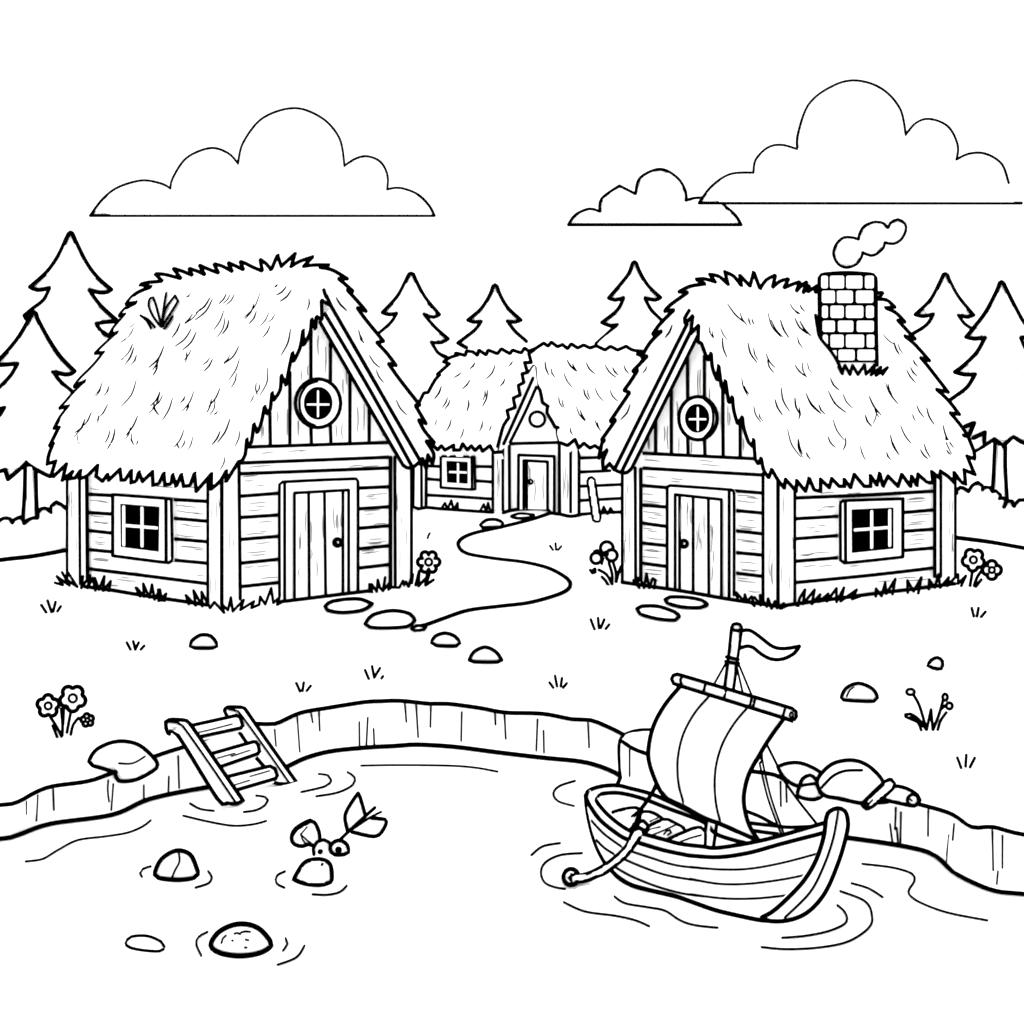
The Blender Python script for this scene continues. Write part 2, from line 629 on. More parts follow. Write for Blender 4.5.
sc = 'C 0 400 15 393 40 395 50 412 55 400 80 388 92 398 98 415 110 400 135 392 150 393 150 375 165 355 190 355 205 370 205 345 225 328 245 338 265 355'
bush('C -60 430 ' + sc[2:] + ' 330 380 330 524 -60 536', 'C -58 520 -50 440 -20 420 ' + sc[2:], 'low scalloped bush behind the rise left of the left cottage')
sc = 'V 485 425 485 400 515 378 560 395 580 415 610 365 655 340 690 365 690 395 715 378 750 380 770 415 800 408 835 440 825 470 860 465 885 480 865 535 890 488 930 490 945 540 955 510 985 480 1024 480 1070 470 1100 500 1120 560 1150 600 1150 760'
bush('V 485 425 485 400 515 378 560 395 580 415 610 365 655 340 690 365 690 395 715 378 750 380 770 415 800 408 835 440 825 470 860 465 890 488 930 490 945 530 985 480 1024 480 1150 500 1150 775 420 775', sc,
     'low scalloped bush behind the rise right of the right cottage')

# ================================================================== COTTAGES
THATCH_W = 1.2


def slope_plane(wall, pbase, out, z, deg):
    n = wall.n
    s = -n * math.cos(math.radians(deg)) + Vector((0, 0, 1)) * math.sin(math.radians(deg))
    p0 = ground(pbase) + n * out + Vector((0, 0, z))
    return Plane(p0, wall.d.cross(s))


def door_part(parent, pl, frame, frame_ink, leaf, leaf_ink, knob, kr, off, grain, lw=2.05):
    b = MB()
    b.fill(S(leaf), pl, 0.05, off + .03, raw=True)
    b.lines(leaf_ink, pl, lw - .1, off=off + .04)
    if grain:
        b.grain(grain, pl, 4, off + .05, vert=True)
    d = b.build('door', parent)
    f = MB()
    q = S(frame)
    f.fill(q, pl, 0.16, off, raw=True)
    f.lines(frame_ink, pl, lw, off=off + .01)
    f.build('door_frame', d)
    k = MB()
    c = S(knob)[0]
    k.fill(ell(c, kr * 1.1), pl, puff=.6, off=off + .06, m=INK, raw=True)
    cc = pl.un(c, off + .06)
    k.fill(ell((c[0] + .3, c[1] - .1), kr * .2), pl, .02, off + .06 + kr * cc.y / F * .62, raw=True)
    k.build('handle', d)
    return d


def window_part(parent, pl, outer, outer_ink, pane, bars, off, lw=2.2):
    w = MB()
    w.fill(S(pane), pl, 0.04, off + .02, m=INK, raw=True)
    for s in SS(bars):
        w.line(s, pl, lw - .8, off + .035, m=WHITE)
    wo = w.build('window', parent)
    f = MB()
    f.fill(S(outer), pl, 0.14, off, raw=True)
    f.lines(outer_ink, pl, lw, off=off + .01)
    f.build('frame', wo)
    return wo


def round_window(parent, pl, c, rx, ry, c2, dc, dx, dy, bars, off, black=True):
    w = MB()
    if black:
        w.fill(ell(dc, dx, dy), pl, .04, off + .02, m=INK, raw=True)
        for s in SS(bars):
            w.line(s, pl, 0.75, off + .04, m=WHITE)
    else:
        w.fill(ell(dc, dx, dy), pl, .04, off + .02, raw=True)
    wo = w.build('round_window', parent)
    f = MB()
    f.fill(ell(c, rx, ry), pl, .14, off, raw=True)
    f.line(ell(c, rx, ry), pl, 2.7 if black else 2.0, off, closed=True)
    if c2:
        f.line(c2, pl, 1.6, off + .01)
    f.build('frame', wo)


def post_part(parent, pl, faces, ink, off, grain=None, thick=.18, lw=2.9):
    b = MB()
    for q in faces:
        b.fill(S(q[0]), q[1], thick, off, raw=True)
    for t, p in ink:
        b.lines(t, p, lw, off=off, band=False)
    if grain:
        for t, p in grain:
            b.grain(t, p, 5, off, vert=True)
    b.build('post', parent)


def thatch(b, txt, pl, off=0.0):
    for s in SS(txt):
        (x0, y0), (x1, y1) = s[0], s[1]
        L = math.hypot(x1 - x0, y1 - y0)
        k = random.uniform(.12, .24) * (-1 if x1 < x0 else 1)
        m = ((x0 + x1) / 2 - (y1 - y0) * k * .5, (y0 + y1) / 2 + (x1 - x0) * k * .5)
        b.line([s[0], m, s[1]], pl, THATCH_W * random.uniform(.6, 1.05), off, taper=2, sides=4)


# ------------------------------------------------------------------ left cottage
N_, L_, R_ = (222, 607), (67, 582), (411, 586.5)
SIDE, FRONT = wall_plane(N_, L_), wall_plane(N_, R_)
ROOF = slope_plane(SIDE, N_, .45, 2.1, 55)
A_ = root('thatched_cottage', (ground(N_) + ground(L_) + ground(R_)) / 3, 'log cottage on the left with a grass sprout on its thatch and no chimney', 'cottage', 'thatched cottages')

b = MB()
b.fill([(222, 608), (222, 462), (255, 420), (300, 345), (322, 302), (340, 335), (400, 440), (411, 460), (411, 587)], FRONT, .2, 0, raw=True)
b.lines('D 160 305 315 293;160 390 315 380;160 478 315 465;160 573 315 557;160 667 315 650;637 272 757 267;637 355 757 347;637 433 757 423;637 515 757 503;637 592 757 578;'
        '190 108 755 90;165 172 780 148;160 215 755 192', FRONT, 2.4, off=.02)
b.lines('B 280 770 282 895;360 610 360 890;444 440 444 640;444 825 446 890;522 480 522 645;522 815 524 885;600 608 600 885;677 735 677 880', FRONT, 2.3, off=.02)
b.line(S('D 325 727 505 705 685 683'), GR, 3.0, .03)
GRAIN_SLOPE[0] = -.08
b.grain('D 170 125 730 140;175 185 740 190;165 225 310 285;165 315 310 375;165 400 310 460;165 490 310 550;165 585 310 645;645 285 750 340;645 365 750 420;645 445 750 498;645 525 750 575', FRONT, 3, .02)
b.grain('B 240 820 275 890;290 740 350 880;370 560 435 640;370 800 435 880;452 460 515 620;532 520 590 700;532 800 590 880;610 660 670 870;685 780 735 870', FRONT, 2, .02, vert=True)
b.build('wall', A_)
b = MB()
b.fill([(222, 608), (222, 452), (67, 440), (67, 583)], SIDE, .2, 0, raw=True)
b.lines('C 350 297 445 302;352 370 445 376;352 442 445 452;352 518 445 527;690 318 830 326;690 393 830 405;690 475 830 487;690 560 830 573;355 595 590 624 830 655', SIDE, 2.4, off=.02)
b.line(S('C 340 667 440 680 560 700 660 715 830 740'), GR, 3.0, .03)
GRAIN_SLOPE[0] = .11
b.grain('C 355 255 820 275;358 308 440 362;358 382 440 436;358 455 440 510;365 532 440 575;700 335 820 385;700 412 820 465;700 495 820 550;400 575 820 630;380 625 800 700', SIDE, 3, .02)
b.build('wall', A_)
post_part(A_, None, [('C 833 200 888 200 888 750 833 740', SIDE), ('D 87 200 160 120 160 727 87 750', FRONT)],
          [('C 833 225 833 735', SIDE), ('D 87 235 87 738;155 172 160 715', FRONT)], .07, [('C 840 290 880 720', SIDE), ('D 95 240 150 700', FRONT)])
post_part(A_, None, [('C 270 190 347 190 347 668 270 655', SIDE)], [('C 270 225 270 630;320 228 322 655;347 225 350 640', SIDE)], .07, [('C 278 250 312 620', SIDE)])
post_part(A_, None, [('D 762 130 845 130 845 665 762 672', FRONT)], [('D 762 150 762 660;778 150 780 660;845 185 845 650', FRONT)], .07, [('D 790 200 835 620', FRONT)])
b = MB()
bb = 'B 525 345 480 408 500 440 812 980 825 992 850 990 882 965'
b.fill(S(bb), FRONT, .12, .32, raw=True, ext=away(ground(N_), .12))
b.lines('B 480 408 640 685 812 980 825 990 850 990 882 965 700 650 525 345;500 375 680 680 848 985', FRONT, 2.8, off=.33)
b.build('bargeboard', A_)

up = ('A 222 965 190 975 195 940 212 895 200 900 215 870 235 830 218 832 240 790 275 745 240 752 265 725 295 690 340 645 298 665 320 635 375 580 415 530 382 533 410 505 470 450 440 460 '
      '452 435 500 378 478 382 500 355 545 330 505 335 530 305 560 285 605 268 560 258 590 250 650 245 620 215 660 218 725 235 692 193 730 205 770 222 755 193 790 205 820 220 797 180 830 195 '
      '875 213 855 175 890 185 930 207 912 170 945 185 975 200 960 165 985 175 B 210 188 250 205 240 157 265 175 285 200 310 140 325 185 380 135 365 185 400 165 450 148 415 185 460 180 515 180')
down = ('B 495 280 525 345 485 320 488 400 465 385 462 435 446 395 440 450 415 500 412 440 400 510 375 565 370 530 355 600 345 660 325 620 320 680 295 720 288 690 280 760 270 775 258 745 245 810 230 850 '
        '215 815 205 890 190 905 187 875 180 940 165 965 D 155 165 105 245 105 203 80 245 45 275 46 215 20 245')
frng = ('C 820 245 785 285 778 212 760 262 735 265 725 217 705 265 690 217 685 255 660 260 655 212 635 255 612 260 610 207 570 245 555 207 545 245 525 250 525 202 500 240 485 240 480 197 435 240 430 217 '
        '410 245 385 225 390 182 345 225 318 232 322 202 300 232 275 235 290 207 250 240 265 177 215 225 205 220 222 165')
right = ('B 515 180 480 190 530 200 590 235 555 235 585 260 612 285 590 280 640 335 665 365 630 352 665 400 735 485 708 490 750 535 785 582 755 575 790 625 840 690 880 740 862 742 905 815 875 800 900 845 '
         '938 890 905 885 935 935 930 975 912 940 905 995 890 955 880 975')
b = MB()
b.fill(S(up) + S(down) + S(frng), ROOF, .35, 0, raw=True, ext=away(ground(N_), .35))
b.line(S(up), ROOF, 2.9, .0, corner=40)
b.line(S(down) + S(frng), ROOF, 2.9, .0, corner=40)
thatch(b, 'A 545 405 510 435;535 430 480 490;530 495 485 560;535 510 500 580;545 540 522 582;655 505 595 590;640 540 610 600;630 570 612 622;765 293 745 308;840 310 785 370;850 315 780 400;800 355 740 415;'
       '770 375 738 412;720 412 688 470;765 435 700 505;785 447 730 520;765 515 735 560;745 530 742 568;905 295 875 335;920 298 890 335;937 297 905 338;895 362 855 440;900 388 868 470;915 400 890 455;'
       '840 550 810 580;850 555 815 605;955 505 895 575;920 540 895 570;958 555 915 640;945 610 925 670;410 645 370 710;405 665 385 705;435 665 415 705;545 640 485 745;640 685 600 745;640 690 595 775;'
       '650 700 610 750;615 730 635 780;690 712 650 800;740 705 722 730;775 685 728 765;755 735 745 765;880 672 835 745;845 715 828 770;860 720 840 780;870 765 855 778;365 770 300 850;340 795 296 870;'
       '310 860 318 898;430 738 388 800;392 780 390 812;440 840 418 895;460 835 430 915;550 785 505 860;520 830 503 875;525 855 535 900;552 880 543 900;735 840 695 910;710 890 718 915;740 880 725 912;'
       '770 868 752 920;920 795 870 890;880 845 848 898;960 840 940 905;900 945 880 1000;'
       'B 310 258 298 268;345 265 305 300;365 280 320 325;435 313 428 360;240 292 175 390;215 335 180 395;225 365 195 415;275 370 240 425;300 375 270 410;280 422 250 470;362 435 325 540;270 590 240 700;'
       '225 650 230 700;240 655 225 695;215 700 200 730', ROOF)
b.fill(S('B 495 280') + S(right) + S('B 525 345'), FRONT, off=.26, ext=away(ground(N_), .3), raw=True)
b.fill(S('B 490 330 640 490 850 800 895 950 870 960 700 660 525 360'), FRONT, off=.2, ext=SIDE.d * 4.2, raw=True)
b.line(S(right), FRONT, 2.9, .27, corner=40)
b.line(S('B 495 280 525 345 700 650 880 975'), FRONT, 3.0, .28)
thatch(b, 'B 545 310 588 362;635 440 650 475;640 460 655 490;678 540 720 590;705 600 735 650;785 720 828 780', FRONT, .27)
b.build('roof', A_)
door_part(A_, FRONT, 'D 318 712 318 255 330 248 625 235 632 245 632 694 595 699 595 280 378 292 378 720 330 726', 'D 318 705 318 258 330 248 625 235 632 245 632 688;339 252 339 724',
          'D 378 720 378 292 595 280 595 698', 'D 378 715 378 292 595 280 595 690;572 284 572 692;435 290 437 705;498 287 503 700', 'D 550 490', 5.0, .08, 'D 385 310 430 640;445 310 495 640;510 310 570 460')
window_part(A_, SIDE, 'C 450 298 685 315 688 565 675 572 450 543', 'C 450 298 668 314 685 316 688 562 675 571 450 543 450 298;663 318 664 569', 'C 480 335 635 347 632 527 482 508',
            'C 495 347 495 500;568 352 568 504;502 422 628 432', .08)
round_window(A_, FRONT, S('B 472 733')[0], 22.6, 24.3, S('B 470 645 430 660 403 700 398 735 405 775 430 808 460 822'), S('B 474 733')[0], 14.2, 16.5, 'B 430 738 515 738;472 685 472 785', .1)

sp = MB()
sp.lines('A 560 380 585 400 605 435;565 385 592 398 620 430;642 425 612 385 594 340 600 312 612 310 622 335 645 420;665 290 655 350 648 420;648 425 660 360 700 302 712 325 690 360 648 428;690 385 675 410 658 435', ROOF, 1.6, off=.05)
tag(sp.build('grass_sprout'), 'tuft of thick blades sprouting from the thatch of the left cottage', 'grass tuft')

# ------------------------------------------------------------------ right cottage
N_, L_, R_ = (778, 606.5), (622.5, 582), (955, 584.5)
SIDE, FRONT = wall_plane(N_, R_), wall_plane(N_, L_)
ROOF = slope_plane(SIDE, N_, .45, 2.1, 55)
B_ = root('thatched_cottage', (ground(N_) + ground(L_) + ground(R_)) / 3, 'log cottage on the right with a brick chimney smoking through its thatch', 'cottage', 'thatched cottages')
b = MB()
b.fill([(778, 607), (778, 470), (745, 415), (710, 350), (692, 318), (660, 370), (630, 440), (622.5, 460), (622.5, 583)], FRONT, .2, 0, raw=True)
b.lines('H 205 262 305 270;205 340 302 348;205 412 302 425;205 492 302 502;205 572 302 585;580 283 688 292;580 362 688 372;580 443 688 455;580 530 688 540;580 612 688 625;195 132 660 155;165 190 690 220', FRONT, 2.4, off=.02)
b.lines('F 262 800 262 930;325 670 325 935;390 540 390 715;390 868 392 940;457 545 457 715;457 870 459 940;530 685 532 945;600 815 600 945', FRONT, 2.3, off=.02)
b.line(S('H 130 650 255 668 400 690 560 718 760 747'), GR, 3.0, .03)
GRAIN_SLOPE[0] = .1
b.grain('H 215 150 650 180;215 205 680 245;212 275 298 335;212 355 298 405;212 430 298 485;212 510 298 565;215 595 298 640;590 300 680 355;590 385 680 435;590 465 680 520;590 550 680 605;590 630 680 690', FRONT, 3, .02)
b.grain('F 230 860 255 925;270 800 318 930;335 700 385 930;398 560 450 700;465 560 525 720;400 885 450 935;540 740 595 935;610 860 640 935', FRONT, 2, .02, vert=True)
b.build('wall', B_)
b = MB()
b.fill([(778, 607), (778, 455), (955, 440), (955, 585)], SIDE, .2, 0, raw=True)
b.lines('I 112 312 400 300 660 285;112 395 285 385;112 475 285 462;112 565 290 550;545 370 660 360;545 445 660 437;545 522 660 512;112 650 400 622 660 592', SIDE, 2.4, off=.02)
b.line(S('I 40 747 105 737 350 705 440 693 555 680 660 666 748 655'), GR, 3.0, .03)
GRAIN_SLOPE[0] = -.08
b.grain('I 120 290 650 295;120 325 280 380;120 405 280 455;120 488 280 545;550 310 650 355;550 380 650 430;550 460 650 508;120 585 640 590;350 620 640 650', SIDE, 3, .02)
b.build('wall', B_)
post_part(B_, None, [('I 40 215 106 215 106 738 40 750', SIDE), ('H 692 170 752 215 752 750 692 740', FRONT)],
          [('I 106 278 106 735', SIDE), ('H 752 235 752 738;693 215 693 715', FRONT)], .07, [('I 48 290 98 700', SIDE), ('H 700 240 745 700', FRONT)])
post_part(B_, None, [('H 130 130 203 130 203 670 130 655', FRONT)], [('H 130 205 130 650;182 193 184 655;203 197 203 640', FRONT)], .07, [('H 138 220 175 630', FRONT)])
post_part(B_, None, [('I 667 190 748 190 748 660 667 668', SIDE)], [('I 667 230 667 625;690 225 690 625;748 235 748 622', SIDE)], .07, [('I 698 250 742 600', SIDE)])
b = MB()
b.fill(S('F 385 420 432 460 165 1000 150 1010 125 1010 97 1000'), FRONT, .12, .32, raw=True, ext=away(ground(N_), .12))
b.lines('F 388 415 250 690 97 998 125 1011 150 1009 165 995 300 725 430 465;405 440 260 735 127 1005', FRONT, 2.7, off=.33)
b.build('bargeboard', B_)
left = ('F 97 998 78 975 55 1000 50 965 68 920 35 952 48 890 58 880 45 880 102 800 80 805 105 768 158 690 135 682 165 640 190 600 170 605 228 545 205 548 240 490 285 445 250 457 280 415 335 360 298 365 320 340 '
        '390 290 355 287 400 265 460 255')
top = ('F 460 255 425 238 455 235 500 247 480 218 515 225 552 257 540 208 575 225 605 262 600 222 640 264 655 208 680 275 705 240 742 220 730 270 760 245 795 235 775 272 815 255 840 247 825 285 850 258 868 247 852 292 878 262 870 288 910 262 900 290 925 270')
rsil = ('G 430 372 460 370 440 397 475 400 507 428 470 432 510 450 547 487 520 482 555 520 588 555 548 545 590 580 645 642 612 632 640 665 720 768 675 758 720 800 765 857 730 852 770 900 802 947 780 942 '
        'I 800 65 825 130 825 155 797 145 815 190 827 217 785 200 790 255 775 250 745 210 745 250')
fr = ('I 720 225 690 205 685 230 655 207 660 250 640 250 600 217 595 262 575 224 570 265 535 217 520 265 480 224 460 265 447 212 435 260 410 222 410 265 385 265 345 217 330 270 305 237 305 265 285 265 255 234 '
      '245 270 210 237 210 285 185 280 165 232 150 285 115 242 112 285 100 270 70 237 65 272 40 240 15 197')
rk = ('H 715 230 695 200 685 152 672 175 660 155 F 660 950 655 877 650 905 635 890 615 830 610 787 590 815 575 760 570 707 555 730 542 642 535 690 525 655 515 582 508 640 490 590 485 532 470 560 445 490 432 490 435 420 402 455 412 382 380 415 378 395 398 360')
b = MB()
b.fill(S(top) + S(rsil) + S(fr) + S(rk), ROOF, .35, 0, raw=True, ext=away(ground(N_), .35))
b.line(S(top), ROOF, 2.9, 0, corner=40)
b.line(S(rsil) + S(fr) + S(rk), ROOF, 2.9, 0, corner=40)
thatch(b, 'F 550 335 625 415;600 370 628 420;635 392 642 420;648 395 656 418;800 335 838 372;840 340 858 365;820 365 840 375;712 370 765 470;725 400 772 468;762 400 795 470;820 393 870 455;840 405 882 462;'
       '830 470 850 510;478 428 490 470;490 445 497 475;522 430 550 480;530 470 548 550;632 490 668 570;655 510 672 560;705 535 740 590;710 560 735 610;820 580 862 625;850 570 868 630;870 570 887 612;'
       '607 630 632 705;618 665 635 695;655 742 685 810;675 770 692 805;740 717 770 780;765 670 798 765;820 710 842 780;838 750 835 797;865 695 925 775;915 740 938 775;790 835 845 950;835 878 850 935;865 930 880 955;'
       'G 460 537 510 580;505 570 525 618;520 575 540 615;470 730 505 800;480 735 520 815;490 765 510 805;555 680 590 730;570 670 597 705;582 640 598 665;405 785 452 860;390 860 415 905;425 830 445 870;'
       '435 845 420 895;250 712 285 760;242 765 312 850;300 775 338 832;150 772 210 850;205 820 228 855;595 820 625 870;578 855 590 885;635 830 665 898;260 877 305 960;'
       '310 950 300 1000;240 945 270 990;530 902 578 980;490 940 525 1020;700 900 742 990;710 930 735 1015;'
       'I 120 75 140 150;155 130 170 155;370 105 390 160;475 130 490 158;500 90 520 130;610 118 640 155;625 95 650 150;715 120 730 138', ROOF)
b.fill(S(left) + S('F 398 360 388 415'), FRONT, off=.26, ext=away(ground(N_), .3), raw=True)
b.fill(S('F 410 370 280 480 130 770 75 950 100 975 250 700 385 430'), FRONT, off=.2, ext=SIDE.d * 4.2, raw=True)
b.line(S(left), FRONT, 2.9, .27, corner=40)
thatch(b, 'F 328 420 300 470;228 585 210 612;160 738 122 798', FRONT, .27)
rf = b.build('roof', B_)
# brick chimney rising through the thatch
CH = upright(ROOF.un((862, 366)).y - .45)
b = MB()
b.fill(S('G 205 312 215 298 320 292 420 299 431 312 436 650 282 650 250 605 212 550'), CH, .03, 0, m=INK, raw=True)
b.fill(S('G 205 312 215 298 320 292 420 299 431 312 436 668 300 690 250 605 212 550'), CH, .8, -.034, raw=True, ext=away(CH.un((850, 360)), .8))
rowsb = [((302, 354), [(213, 240), (248, 305), (313, 378), (388, 424)]), ((362, 412), [(215, 268), (276, 340), (352, 422)]), ((422, 472), [(216, 240), (250, 303), (312, 382), (392, 424)]),
         ((482, 528), [(218, 268), (280, 342), (355, 424)]), ((538, 590), [(219, 240), (250, 303), (312, 385), (395, 426)]), ((598, 642), [(282, 347), (358, 428)])]
for (y0, y1), bs in rowsb:
    for x0, x1 in bs:
        q = S('G %g %g %g %g' % (x0, y0, x1, y1))
        (ax, ay), (bx, by) = q
        e = -.38
        ax, ay, bx, by, c = ax - e, ay - e, bx + e, by + e, 1.1
        b.fill([(ax + c, ay), (bx - c, ay), (bx, ay + c), (bx, by - c), (bx - c, by), (ax + c, by), (ax, by - c), (ax, ay + c)], CH, .03, .03, raw=True)
b.fill(S('G 254 602 273 602 274 634'), CH, .03, .03, raw=True)
b.line(S('G 208 548 205 312 215 299 265 293 320 291 375 294 420 299 431 312 433 500 436 660'), CH, 3.0, 0)
b.build('chimney', rf)
t = MB()
t.lines('G 190 460 198 510 208 550 250 602 280 650 298 695;283 668 296 692 308 662 328 698 338 662 360 698 386 660 392 697 432 655 412 700 452 668 432 702 478 670 458 698', CH, 2.3, off=.08, corner=40)
t.build('chimney_thatch', rf)
door_part(B_, FRONT, 'H 308 682 308 268 320 262 570 280 576 290 576 716 525 708 525 318 340 298 340 684', 'H 308 675 308 268 320 262 562 279 572 282 576 292 576 700;556 284 556 712',
          'H 340 684 340 298 525 318 525 708', 'H 340 680 340 298 525 318 525 705;358 302 358 682;412 310 412 690;473 315 475 698', 'H 375 495', 4.8, .08, 'H 360 320 405 450;420 330 468 650;480 340 520 650')
window_part(B_, SIDE, 'I 290 328 300 323 540 315 540 548 305 572 290 560', 'I 290 560 290 330 300 323 540 315 540 548 305 572 290 560;310 326 311 570', 'I 337 358 503 350 503 515 338 532',
            'I 415 366 415 510;487 362 487 502;347 440 480 430', .08)
round_window(B_, FRONT, S('F 432 793')[0], 19.2, 21.6, S('F 455 715 485 745 493 790 485 835 455 872'), S('F 427 793')[0], 12.0, 14.5, 'F 398 797 463 797;431 752 431 840', .1)

sm = MB()
so = 'G 378 210 375 225 355 255 315 270 280 255 262 215 275 175 305 150 345 152 362 158 365 140 385 105 430 88 465 95 480 112 490 92 520 78 548 95 550 125 530 160 500 175 467 170 462 190 435 215 410 222'
sm.fill(S(so), upright(CH.p0.y + .2), puff=.8)
sm.line(S(so), sm.relief, 2.3, .02, closed=True)
tag(sm.build('smoke_puff'), 'curl of three joined smoke puffs above the brick chimney', 'smoke')

# ------------------------------------------------------------------ middle cottage
FC = wall_plane((405, 507.5), (600, 513.6))
ROOF = slope_plane(FC, (540, 513), .3, 1.75, 50)
C_ = root('thatched_cottage', ground((520, 514)), 'small far cottage in the middle, between the two big cottages, with a pointed porch gable', 'cottage', 'thatched cottages')
b = MB()
b.fill([(405, 507.5), (405, 440), (503, 440), (503, 512.5)], FC, .2, 0, raw=True)
b.lines('T 105 183 160 186;305 186 370 187;105 235 160 240;305 243 370 248;105 300 240 307 370 316', FC, 2.0, off=.02)
b.line(S('T 50 345 75 355 105 350 165 355 320 366 372 369'), GR, 2.4, .09)
b.build('wall', C_)
b = MB()
b.fill([(575, 515.5), (575, 440), (640, 440), (640, 511)], FC, .2, 0, raw=True)
b.lines('T 720 152 795 150;720 208 840 203;720 265 885 258;720 322 885 313', FC, 2.0, off=.02)
b.line(S('T 720 378 800 371 885 368'), GR, 2.4, .09)
b.build('wall', C_)
b = MB()
b.fill(S('T 437 90 E 440 810 535 545 640 810 T 640 90 640 376 605 372 590 357 500 355 437 362'), FC, .2, .06, raw=True)
b.lines('E 432 815 540 812 640 810;T 637 100 637 372', FC, 2.2, off=.08)
b.line(S('T 412 371 440 362 500 355 590 357 605 372 640 376 683 385 720 378'), GR, 2.4, .05)
b.build('gable', C_)
post_part(C_, None, lw=2.2, faces=[('T 372 60 437 60 437 362 412 371 372 368', FC)], ink=[('T 372 112 372 366;412 105 412 368;437 98 438 362;372 367 412 370 437 363', FC)], off=.14, grain=[('T 380 140 405 340', FC)])
post_part(C_, None, lw=2.2, faces=[('T 640 60 716 60 716 378 683 385 640 376', FC)], ink=[('T 638 95 640 375;683 108 683 384;716 112 716 378;640 376 683 384 716 378', FC)], off=.14, grain=[('T 648 140 676 350', FC)])
post_part(C_, None, lw=2.2, faces=[('T 50 150 105 150 105 350 75 355 50 345', FC)], ink=[('T 55 190 53 345;86 180 87 352;105 190 104 350', FC)], off=.14)
b = MB()
b.fill(S('E 535 505 500 560 395 845 440 812 545 590'), FC, .1, .5, raw=True)
b.lines('E 532 552 480 670 415 815;545 588 500 690 440 810', FC, 2.2, off=.52)
b.build('bargeboard', C_)
tl = 'E 60 700 75 655 95 612 112 610 140 560 158 540 150 537 197 495 175 487 200 470 232 460 222 452 262 462 265 445 290 447 310 462 315 440 345 460 352 440 390 455 405 435 440 455 450 440 485 452 498 432 515 445 545 432'
te = 'E 545 432 515 455 525 490 498 490 510 530 488 535 495 570 473 582 480 620 453 632 460 670 428 682 435 712 415 740 400 790 385 850'
tf = 'E 405 848 375 850 360 822 330 845 320 822 300 842 285 822 270 840 250 814 240 840 215 840 215 820 180 840 165 822 150 840 135 822 60 820'
b = MB()
b.fill(S(tl) + S(te) + S(tf), ROOF, .3, 0, raw=True)
b.line(S(tl), ROOF, 2.7, 0, corner=40)
b.line(S(te), FC, 2.7, .62, corner=40)
b.line(S(tf), ROOF, 2.7, 0, corner=40)
tr = 'E 545 432 575 412 592 425 605 408 630 427 650 418 670 435 685 415 710 432 735 420 760 432 785 423 820 440 842 425 870 440 905 425 930 440 968 445 950 457 978 468 965 487'
tk = 'E 800 837 780 822 760 832 735 812 715 832 700 797 670 822 640 810 630 775 632 750 620 748 605 720 588 690 592 665 570 650 560 600 545 575 540 510 520 525 535 505'
b.fill(S(tr) + S('E 1060 560 1060 830') + S(tk), ROOF, .3, 0, raw=True)
b.line(S(tr), ROOF, 2.7, 0, corner=40)
b.line(S('E 800 837 780 822 760 832 735 812 715 832 700 797 670 822 640 810'), ROOF, 2.7, .0, corner=40)
b.line(S('E 640 810 630 775 632 750 620 748 605 720 588 690 592 665 570 650 560 600 545 575 540 510 520 525 535 505'), FC, 2.7, .2, corner=40)
thatch(b, 'E 300 490 280 515;245 530 215 550;280 560 250 595;380 500 345 555;450 485 435 505;420 555 400 585;350 600 330 665;340 600 332 640;165 585 138 635;190 630 170 670;200 640 180 675;275 640 268 685;'
       '145 715 138 745;205 715 185 765;255 755 240 795;330 725 318 765;365 740 355 765;580 485 595 540;605 515 620 550;668 480 705 525;655 530 690 590;690 495 708 525;745 490 780 535;820 500 865 550;'
       '850 510 872 540;895 500 915 535;735 595 755 640;750 600 760 635;780 590 815 645;840 600 872 645;635 625 650 670;650 640 658 672;705 665 740 725;720 680 742 720;780 720 805 765;790 730 800 760;680 750 690 780', ROOF)
b.build('roof', C_)
door_part(C_, FC, 'T 473 358 473 140 617 145 617 372 590 357 590 167 495 162 495 355', 'T 473 358 474 140 617 145 617 368', 'T 495 355 495 162 590 167 590 357', 'T 495 352 495 162 590 167 590 356;507 166 507 350',
          'T 522 247', 2.9, .12, 'T 515 180 580 330', lw=2.0)
window_part(C_, FC, 'T 163 145 298 148 301 276 290 279 163 270', 'T 163 270 163 145 298 148 301 276 290 278 163 270;287 150 288 276', 'T 185 163 270 168 270 255 187 250', 'T 200 208 264 210;232 176 232 248', .08, lw=1.7)
round_window(C_, FC, S('E 549 717')[0], 7.6, 7.4, None, S('E 549 717')[0], 5.5, 5.4, '', .12, black=False)

q = 'T 752 245 757 233 766 230 776 238 800 392 797 403 785 407 774 400'
b = MB()
pl = standing(S(q))
b.fill(S(q), pl, puff=.9)
b.line(S(q), pl, 2.6, closed=True)
tag(b.build('wooden_post'), 'round-ended wooden post leaning by the right wall of the middle cottage', 'post')

# ================================================================== STONES
def stone(poly, label, ink='', z=0.0, w=2.8, group=None, name='stone', puff=.8, iw=1.2, cat='stone', y=None):
    q = flat(smooth(S(poly), True, 88))
    pl = upright(y) if y else standing(q, z, .035)
    b = MB()
    b.fill(q, pl, puff=puff, raw=True)
    b.line(q, pl, w, .035, closed=True, corner=88)
    for s in SS(ink):
        b.line(s, b.relief, iw, off=.01, sides=5)
    return tag(b.build(name), label, cat, group)


def slab(poly, label, z=0.0, w=2.8, group='flat stepping stones', srf=GR):
    q = flat(smooth(S(poly), True, 88))
    b = MB()
    b.fill(q, srf, puff=.35, off=.01, raw=True, flat=True, ext=Vector((0, 0, -.06)))
    b.line(q, srf, w, off=.045, closed=True, corner=88)
    return tag(b.build('stepping_stone'), label, 'stone', group)


